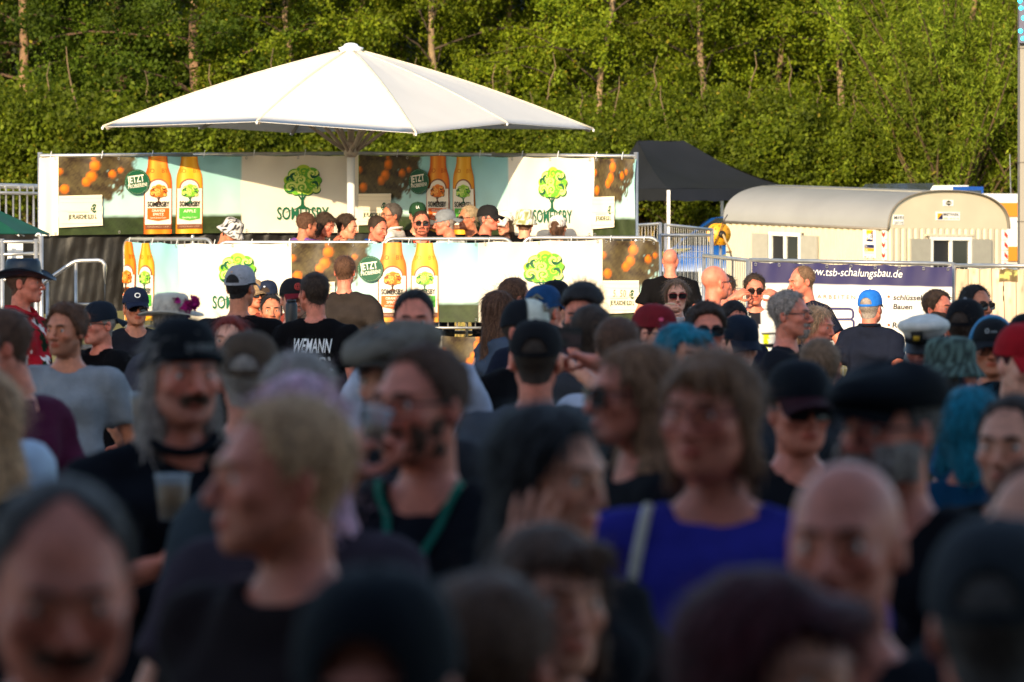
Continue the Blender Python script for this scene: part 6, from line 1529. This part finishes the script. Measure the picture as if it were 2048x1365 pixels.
# ------------------------------------------------------------------ standing close to the deck, in the sun
person(690, 543, 252, 172, 'person in a dark brown-grey t-shirt with cropped hair facing the cider banner', hair=('short', 'brown'), shirt=(46, 40, 38), hthick=.010, skin='rosy', fat=1.08)
person(508, 590, 226, 32, 'person in a tan cap and sunglasses in the sun below the tree logo', hair=('buzz', 'brown'), hat=('cap', (150, 122, 90), None), glasses='sun', shirt=(110, 90, 70), skin='tan')
person(536, 592, 226, 168, 'person in a navy cap seen from behind next to the tan cap', hair=('buzz', 'dark'), hat=('cap', (32, 40, 60), None, [('disc', math.pi, .085, .02, .014, (200, 205, 215))]), shirt=(120, 52, 44), skin='rosy')
person(543, 622, 270, 6, 'person with slick dark hair peering past the red-brimmed cap', hair=('short', 'black'), shirt=DGR, hthick=.007, skin='tan', stub=.2)
person(272, 616, 300, 12, 'person in a navy cap with a white letter and dark sunglasses', hair=('buzz', 'dark'), hat=('cap', (24, 32, 54), None, [('O', -.05, .058, .045, .034, (222, 224, 230))]), glasses='sun', shirt=(30, 30, 36), neck='v', skin='tan', arms=('chest', 'down'), hands=('grip', 'relax'), extra=lambda I: shirt_text(I, ['OOO'], 1, (.45, .45, .42), .035, .11, -.06))
person(1341, 521, 200, 172, 'bald person in a black t-shirt stretching an arm to the mesh fence', D=55.2, hair=None, shirt=BLK, fat=1.2, arms=('down', arm(-.52, .10, 1.25, -.3, .3, -.8)), hands=('relax', 'relax'), head='m4', skin='rosy', fixs=1.04, hs=.94)
person(1353, 592, 306, 4, 'person in dark red sunglasses and a ponytail eating with a small spoon', hair=('pony', 'sandy'), fem=1, glasses='sunred', shirt=BLK, neck='v', arms=('chest', arm(-.115, -.22, 1.535, -.9, .1, -.7)), hands=('grip', ('pinch', (.75, -.05, .45), (.3, .5, -.5))), skin='pale', head='f1', hthick=.008, hs=.95)
person(1432, 566, 292, 128, 'bald person with glasses and white arched lettering on a black t-shirt', hair=None, glasses='clear', shirt=(38, 38, 44), head='m4', fat=1.15, skin='rosy', extra=lambda I: (shirt_text(I, ['FEUERWEHR'], -1, (.78, .75, .68), .040, .22, .075, xoff=-.02, arc=.22), shirt_text(I, ['FRIEDERSTEDT'], -1, (.78, .75, .68), .036, .22, .015, xoff=-.02, arc=-.22)))
person(1449, 580, 246, -18, 'person with dark hair and thin glasses half hidden behind the bald head', hair=('short', 'dark'), glasses='clear', stub=.3, shirt=(36, 36, 44), skin='rosy')
person(1509, 579, 250, 2, 'smiling person in a white and yellow safety vest adjusting sunglasses with both hands', hair=('short', 'dark'), glasses='sun', stub=.25, shirt=(226, 226, 224), pat=pat_vest, arms=(arm(.175, -.20, 1.57, .9, .1, -.75), arm(-.175, -.20, 1.57, -.9, .1, -.75)), hands=(('pinch', (-.75, -.1, .45), (-.3, .6, -.4)), ('pinch', (.75, -.1, .45), (.3, .6, -.4))), pitch=6, hthick=.017, skin='rosy')
person(1607, 562, 256, -66, 'smiling person with cropped receding hair in a navy t-shirt before the builder banner', hair=('recede', 'sandy'), shirt=NVY, byaw=-52, pitch=10, roll=0, arms=('hip', 'down'), skin='rosy', head='m3', hthick=.005, stub=.15, extra=lambda I: shirt_text(I, ['Jw'], 1, (.7, .7, .72), .02, .05, .06, xoff=.07))
person(1741, 617, 272, 158, 'person in a bright blue cap and navy polo shirt seen from behind', hair=('buzz', 'grey'), hat=('cap', (36, 110, 200), None), shirt=NVY, kind='polo', skin='rosy', fat=1.15, head='m4')
person(1879, 618, 298, 48, 'bearded person with a thick dark haircut before the wood-print banner', hair=('short', 'dark'), beard=('full', 'dark'), shirt=(120, 120, 122), hthick=.020, skin='rosy', byaw=60)
person(1953, 612, 340, 38, 'person with short black hair and wrap sunglasses before the wood-print banner', hair=('short', 'black'), glasses='sun', shirt=DGR, hthick=.010, skin='tan')
person(1632, 652, 330, 60, 'person with tied blond hair and bare shoulders behind the grey-haired head', hair=('pony', 'blond'), fem=1, kind='tank', shirt=BLK, skin='rosy', roll=4, pitch=8)

# ------------------------------------------------------------------ middle of the crowd, in the shade of the stage
person(479, 576, 335, 155, 'person in a light grey cap and black t-shirt seen from behind', hair=('short', 'black'), hat=('cap', (150, 150, 156), None, [('disc', math.pi, .10, .02, .010, (190, 150, 120))]), shirt=BLK, hthick=.008, byaw=172, skin='tan', extra=lambda I: shirt_text(I, ['I'], -1, (.35, .36, .35), .06, .05, -.02, xoff=.14))
person(588, 600, 318, 16, 'person in a black cap with a red brim and emblem talking', hair=('buzz', 'dark'), hat=('cap', (30, 26, 28), (110, 20, 30), [('@', 0, .062, .05, .034, (190, 60, 50))]), stub=.5, shirt=DGR, skin='fair', head='m2', arms=('down', arm(.02, -.34, 1.18, -.7, .2, -.6)), hands=('relax', 'grip'))
person(636, 586, 338, 208, 'person with buzzed dark hair and bold white lettering on a black t-shirt back', hair=('short', 'dark'), glasses=None, shirt=BLK, byaw=158, hthick=.005, skin='rosy', head='m4', fat=1.12, extra=lambda I: (shirt_text(I, ['WEMANN', 'JUSSI', 'WILL'], -1, (.72, .72, .72), .085, .24, .0, xoff=.02, bold=.012)))
person(460, 682, 425, -8, 'person with long dark red hair looking up towards the stage', hair=('straight', 'red'), fem=1, shirt=BLK, skin='pale', head='f1', hthick=.010)
person(828, 640, 500, 0, 'person with a black quiff showing only the forehead above the brown beret', hair=('short', 'black'), shirt=(180, 186, 204), hthick=.010, skin='rosy', pitch=4, head='m4')
person(50, 566, 345, 80, 'person in a dark leather brimmed hat and red floral shirt', hair=('buzz', 'brown'), hat=('leather', (20, 34, 48)), shirt=(176, 26, 40), pat=pat_floral, skin='rosy', kind='polo', byaw=70, fat=1.12)
person(134, 662, 440, -28, 'person with curly grey-brown hair and a light grey t-shirt', hair=('curly', 'brown'), stub=.45, shirt=(128, 132, 138), skin='tan', head='m3', hthick=.012, byaw=-10)
person(197, 650, 345, -50, 'person in a dark cap and round glasses behind the curly-haired head', hair=('buzz', 'grey'), hat=('cap_rev', (22, 28, 38), None), glasses='clear', stub=.2, shirt=BLK, skin='rosy')
person(345, 640, 410, 150, 'person under a pale straw hat trimmed with magenta flowers', hair=('bob', 'grey'), fem=1, hat=('straw', (196, 186, 170), (150, 30, 96)), shirt=(60, 60, 70))
person(1003, 622, 345, 112, 'person with wavy brown hair tied up at the back and a blue-grey top', hair=('long', 'brown'), fem=1, kind='tank', shirt=(66, 76, 92), skin='pale', hthick=.010)
person(1032, 596, 312, 118, 'person with a thick dark haircut and glasses beside the wavy-haired head', hair=('short', 'brown'), glasses='clear', shirt=DGR, hthick=.018, skin='tan')
person(1112, 606, 330, 150, 'person in a plain black cap just behind the blue cap', hair=('buzz', 'dark'), hat=('cap', (20, 20, 24), None), shirt=BLK)
person(1088, 625, 400, 148, 'person in a faded blue patterned cap turned away', hair=('buzz', 'grey'), hat=('cap', (24, 62, 104), None, [('A', math.pi + .35, .075, .08, .03, (96, 96, 84))]), shirt=NVY, skin='rosy')
person(1166, 625, 445, -12, 'person with a flat-topped dark crop and shaved sides looking down', hair=('flat', 'black'), beard=('full', 'dark'), shirt=(60, 50, 56), skin='rosy', head='m4', pitch=12, fat=1.1)
person(1183, 672, 500, 176, 'person with short dark brown hair seen straight from behind', hair=('short', 'dark'), shirt=DGR, hthick=.013, skin='rosy')
person(1052, 664, 480, 52, 'person in a black trucker cap with a cream printed front', hair=('buzz', 'dark'), hat=('trucker', (18, 20, 26), (206, 206, 190), [('E', .1, .075, .05, .035, (110, 96, 76)), ('T', .45, .06, .035, .02, (70, 84, 110))]), shirt=BLK, skin='rosy', byaw=40)
person(1072, 722, 600, 176, 'person in a black cap worn backward raising an arm', hair=('buzz', 'dark'), hat=('cap', (20, 18, 20), None), shirt=(70, 74, 82), skin='rosy', arms=('down', arm(-.20, -.10, 1.62, -.6, .2, -.5)), hands=('relax', 'grip'))
ph_i = person(1238, 700, 560, 160, 'person in a white t-shirt holding up a phone in front of the dark hair', hair=('short', 'brown'), shirt=(176, 180, 196), skin='fair', arms=('down', arm(.36, -.26, 1.60, -.2, .2, -.8)), hands=('relax', 'grip'), D=21.5, kind='tee')
person(1305, 665, 430, 62, 'person in a dark red cap with a small pink badge', hair=('buzz', 'dred'), hat=('cap', (112, 26, 34), None, [('disc', -.9, .060, .022, .018, (230, 90, 130))]), shirt=BLK, skin='pale', pitch=8, glasses='clear')
person(1413, 662, 440, 8, 'person with curly dark hair and black sunglasses below the bald head', hair=('curly', 'dark'), glasses='sun', shirt=DGR, skin='rosy', hthick=.013)
person(1476, 684, 420, 22, 'person in a plain dark navy cap below the safety vest', hair=('buzz', 'dark'), hat=('cap', (16, 26, 40), None), shirt=BLK, skin='pale', pitch=14)
person(1464, 636, 320, 20, 'person with flat dark hair bending beside the safety vest', hair=('short', 'black'), shirt=NVY, skin='rosy', pitch=24, hthick=.008)
person(1366, 716, 560, 30, 'person with turquoise hair mostly hidden behind brown hair', hair=('bob', 'teal'), fem=1, shirt=BLK, D=20)
person(1582, 630, 385, 68, 'grey-haired person in dark glasses with a grey goatee and black t-shirt', hair=('short', 'grey'), glasses='clear', beard=('goatee', 'grey'), shirt=(24, 26, 32), skin='rosy', head='m2', hthick=.019, stub=.1, extra=lambda I: shirt_text(I, ['KLA', 'MM'], 1, (.25, .28, .30), .05, .14, -.03, xoff=.06))
person(1850, 690, 445, -18, 'person in a white captain cap with a dark badge', hair=('buzz', 'grey'), hat=('captain', (206, 202, 194), (20, 22, 28)), shirt=BLK, skin='rosy', pitch=12)
person(1932, 658, 440, 158, 'person in a black cap with a white underside seen from behind', hair=('short', 'dark'), hat=('cap', (16, 16, 20), (206, 204, 210)), shirt=DGR, skin='rosy', hthick=.006)
hp_i = person(1985, 700, 450, -8, 'person in a black cap with blue headphones and dark glasses', hair=('buzz', 'dark'), hat=('cap', (18, 20, 24), None, [('O', -.2, .066, .022, .02, (170, 176, 180)), ('own', .12, .068, .03, .012, (150, 156, 160))]), glasses='clear', shirt=BLK, skin='tan', stub=.15, head='m2')
person(1905, 748, 540, 140, 'person in a green-grey camouflage hat turned away', hair=('buzz', 'dgrey'), hat=('bucket', (92, 112, 104), (48, 58, 54)), shirt=(70, 74, 70), skin='rosy')
person(1942, 862, 720, 170, 'person with bobbed turquoise hair seen from behind', hair=('bob', 'teal'), fem=1, shirt=(18, 62, 92), skin='rosy', D=15.5)
person(2042, 726, 590, 28, 'person in a bright red cap at the right edge', hair=('buzz', 'dred'), hat=('cap', (158, 18, 28), None), shirt=(30, 60, 110), skin='pale', pitch=8)
person(2058, 690, 460, 150, 'person in a dark cap at the edge behind the red cap', hair=('buzz', 'dark'), hat=('cap', (16, 18, 22), None), shirt=BLK)

# ------------------------------------------------------------------ near crowd, out of focus
person(12, 690, 610, -75, 'person with short dark hair in a maroon long-sleeved top looking down', hair=('short', 'brown'), shirt=(78, 28, 52), kind='long', skin='rosy', pitch=14, byaw=-120, hthick=.016, fat=1.05)
person(-70, 735, 820, 150, 'person in a pale blue-white shirt at the left edge', hair=('short', 'grey'), shirt=(186, 200, 216), skin='rosy')
person(-30, 850, 900, 170, 'person in a black shirt in front of the maroon top', hair=('long', 'blond'), fem=1, shirt=(16, 18, 24), D=12.3)
person(362, 752, 850, 22, 'person with long grey hair, moustache and black bandana holding a beer', hair=('long', 'grey'), hat=('bandana', (20, 22, 26), None, [('SWART', .15, .05, .09, .018, (120, 122, 122))]), beard=('moustache', 'brown'), stub=.25, shirt=(18, 20, 26), kind='polo', neck='v', skin='rosy', head='m2', arms=('down', arm(-.02, -.22, 1.24, -.8, .2, -.6)), hands=('relax', ('grip', (.6, -.2, .5), (.2, .8, .0))), byaw=10, hthick=.012)
person(498, 760, 760, 175, 'person in a small brown cap behind the long grey hair', hair=('buzz', 'grey'), hat=('cap', (84, 66, 52), (130, 130, 128)), shirt=(150, 150, 158), skin='rosy', D=16)
person(600, 815, 900, 178, 'person with a grey dome of hair behind the pink hair', hair=('short', 'grey'), shirt=(60, 66, 70), skin='rosy', D=12.6)
person(606, 880, 1080, 165, 'person with long pale pink hair behind the blond head', hair=('long', 'pink'), fem=1, shirt=(60, 50, 58), D=10.4)
person(570, 958, 1330, -72, 'blond person in profile in a dark brown t-shirt', hair=('short', 'blond'), shirt=(34, 25, 26), skin='rosy', head='m4', stub=.1, byaw=-40, hthick=.015, fat=1.08)
person(798, 756, 760, -25, 'person in a floppy grey-brown beret behind the raised hand', hair=('bob', 'dark'), hat=('beret', (112, 102, 90)), shirt=(40, 40, 44), roll=-10, hthick=.008, hs=1.1)
person(848, 812, 1000, -40, 'bearded person with pale face paint and glasses lifting a drink to the mouth', hair=('short', 'brown'), glasses='clear', beard=('short', 'brown'), shirt=(20, 22, 28), skin='rosy', head='m2', arms=('down', arm(-.075, -.235, 1.50, -.8, .2, -.6)), hands=('relax', ('grip', (.30, -.30, .85), (.6, .6, 0))), byaw=-20, hthick=.014, extra=lanyard(S(40, 120, 100)))
person(1086, 950, 1180, 52, 'person with long black hair pressing a hand to the face', hair=('long', 'black'), fem=1, shirt=(22, 22, 26), skin='fair', arms=('down', arm(-.135, -.14, 1.475, -.9, -.1, -.6)), hands=('relax', ('flat', (.28, -.0, 1.0), (.55, .85, .0))), byaw=30, pitch=6, hthick=.016)
person(1105, 1205, 1300, 24, 'person with a grey-brown bob haircut below the hand', hair=('bob', 'brown'), fem=1, shirt=(40, 70, 88), skin='fair', hthick=.012)
person(1430, 832, 1080, -26, 'person in a royal blue t-shirt with glasses and a straight brown bob', hair=('bob', 'lbrown'), glasses='clearred', shirt=(48, 46, 136), skin='rosy', head='m4', stub=.05, byaw=-8, fat=1.15, hthick=.013, extra=lambda I: (shirt_text(I, ['B'], 1, (.5, .5, .7), .055, .045, -.12, xoff=-.05), shirt_text(I, ['ooo'], 1, (.5, .45, .42), .04, .12, -.09, xoff=.09), strap(I)))
person(1262, 792, 880, -68, 'person with long brown hair and black sunglasses in profile', hair=('long', 'lbrown'), fem=1, glasses='sun', shirt=(20, 20, 24), skin='rosy', head='f2', hthick=.014)
person(1688, 1092, 1440, -16, 'bald person with a grey rim of hair and a dark patterned shirt', hair=None, shirt=(30, 32, 38), pat=pat_dots, skin='rosy', head='m3', hthick=.003)
person(1790, 862, 1040, -46, 'person in a black flat cap with a white round badge and a full grey beard', hair=('short', 'dgrey'), hat=('flatcap', (14, 18, 24), None, [('disc', .75, .052, .034, .034, (176, 180, 196))]), glasses='clear', beard=('full', 'grey'), shirt=(18, 18, 22), skin='rosy', head='m2', byaw=-20, fat=1.15)
person(1600, 822, 740, 14, 'person in a black cap with a dark red brim and gold button', hair=('short', 'dark'), hat=('cap', (15, 18, 24), (48, 12, 20), [('disc', .9, .036, .022, .022, (190, 170, 90))]), glasses='sun', shirt=(24, 24, 28), skin='rosy')
person(1640, 738, 500, 175, 'person with fine sandy hair just above the black flat cap', hair=('short', 'sandy'), shirt=(40, 44, 50), D=22.5, hthick=.008)
person(1545, 1370, 1750, 48, 'person with dark red hair at the lower edge', hair=('bob', 'dred'), fem=1, shirt=(26, 22, 26), skin='fair', hthick=.018, hs=1.05)
person(118, 1160, 1720, 10, 'person with a receding grey-black hairline and moustache looking down', hair=('recede', 'dgrey'), beard=('moustache', 'brown'), shirt=(26, 26, 30), skin='rosy', head='m4', pitch=14, hthick=.012)
person(755, 1390, 1900, -10, 'person in a glossy black cap at the lower edge', hair=('buzz', 'dark'), hat=('cap_rev', (10, 14, 20), None), shirt=(16, 16, 20), skin='rosy', pitch=6)
person(985, 1330, 1500, 160, 'person with dull brown hair between the black cap and the bob haircut', hair=('short', 'brown'), shirt=(40, 34, 34), skin='rosy', hthick=.015)
person(2024, 895, 860, -24, 'person with short dark hair at the right edge below the headphones', hair=('short', 'dark'), shirt=BLK, skin='fair', stub=.2, hthick=.008)
person(2000, 1260, 1650, 168, 'person in a dark grey cap at the lower right edge', hair=('buzz', 'dgrey'), hat=('cap', (44, 46, 50), None), shirt=(20, 20, 24), skin='rosy')
person(2075, 1075, 1250, -40, 'person with a bare pale forehead behind the dark grey cap', hair=('recede', 'brown'), shirt=(28, 28, 32), skin='fair')
for r_ in LOG: print('P', *r_)

# ------------------------------------------------------------------ things people hold or wear loose
def cup(p, r0, r1, h, label, fill=None, tilt=(0, 0), stack=0):
    e = empty('drink_cup', p, 0, label, 'cup'); e.rotation_euler = (tilt[0], tilt[1], 0)
    t = np.linspace(0, 2 * math.pi, 20, endpoint=False); ring = lambda r, z: np.stack([r * np.cos(t), r * np.sin(t), 0 * t + z], 1)
    MB().loft([ring(r0 * .9, .002), ring(r0, 0), ring(r1, h), ring(r1 * 1.05, h), ring(r1 * 1.05, h + .004), ring(r1 * .96, h)], cap=False).build('wall', M['cup'], e, True)
    if fill: MB().loft([ring(r0 * .93, .004), ring(r0 + (r1 - r0) * fill - .002, h * fill)]).build('drink', M['beer'], e, True)
    for k in range(stack): MB().tube(np.stack([(r1 * 1.06) * np.cos(t), (r1 * 1.06) * np.sin(t), 0 * t + h + .012 + .014 * k], 1), .004, 5, closed=True).build('stacked_rim', M['cup'], e, True)
    return e
p = at(583, 702, 35.2); e = cup(p, .032, .044, .075, 'tall stack of clear plastic cups held beside the red-brimmed cap', None, stack=4)
p = at(583, 655, 35.2); b_ = empty('black_bottle', (p[0], p[1], p[2] - .06), 0, 'black cylindrical bottle standing in the stack of clear cups', 'bottle')
MB().tube([(0, 0, -.02), (0, 0, 0), (0, 0, .20), (0, 0, .215)], [.03, .037, .037, .03], 18, (.01, .01, .011)).build('bottle_body', M['plastic'], b_, True); MB().tube([(0, 0, .2145), (0, 0, .232)], .028, 16, (.01, .01, .011)).build('bottle_cap', M['plastic'], b_, True)
p = at(345, 1040, 13.0); cup(p, .030, .040, .10, 'clear plastic cup of dark beer held by the long-haired person', .8)
p = at(744, 880, 11.1); cup(p, .022, .028, .06, 'clear plastic cup lifted to the mouth of the bearded person', .5, (R(5), R(12)))
p = at(290, 868, 17.0); cup(p, .034, .045, .12, 'cup of pale drink held behind the black bandana', .9)
p = at(1357, 652, 37.0); e = cup(p, .028, .036, .05, 'small white food cup in the hand of the person eating', None)
p0, p1 = at(1331, 608, 36.95), at(1349, 609, 37.05); sp = empty('spoon', p0, 0, 'small wooden spoon at the mouth of the person eating', 'spoon')
MB().tube([(0, 0, 0), *[tuple((p1 - p0) * k) for k in (.5, .85, .95, 1)]], [.004, .004, .006, .008, .005], 6, S(214, 186, 140)).build('handle', M['plastic'], sp, True)
p = at(1124, 676, 21.1); phn = empty('phone', p, 0, 'black phone held up above the dark brown hair', 'phone')
MB().box((-.075, -.005, -.037), (.075, .004, .037), (.012, .012, .014)).build('case', M['plastic'], phn); MB().box((-.07, -.008, -.033), (.07, -.0052, .033), (.01, .01, .012)).build('screen', M['glass'], phn)
# headphones
I = hp_i; hp_ = empty('headphones', I['root'].location, I['by'], 'bright blue headphones worn over the black cap', 'headphones')
t = np.linspace(-.08, math.pi + .08, 19); MB().tube(I['H'](np.stack([.102 * np.cos(t), 0 * t + .012, .135 * np.sin(t) * 1.06 + .004], 1)), .011, 7, S(40, 120, 168)).build('headband', M['plastic'], hp_, True)
for sx in (-1, 1): MB().tube(I['H'](np.array([(sx * .082, .014, -.012), (sx * .094, .014, -.012), (sx * .112, .014, -.012), (sx * .118, .014, -.012)])), [.040, .044, .040, .028], 16, S(32, 104, 150)).build('ear_cup', M['plastic'], hp_, True)
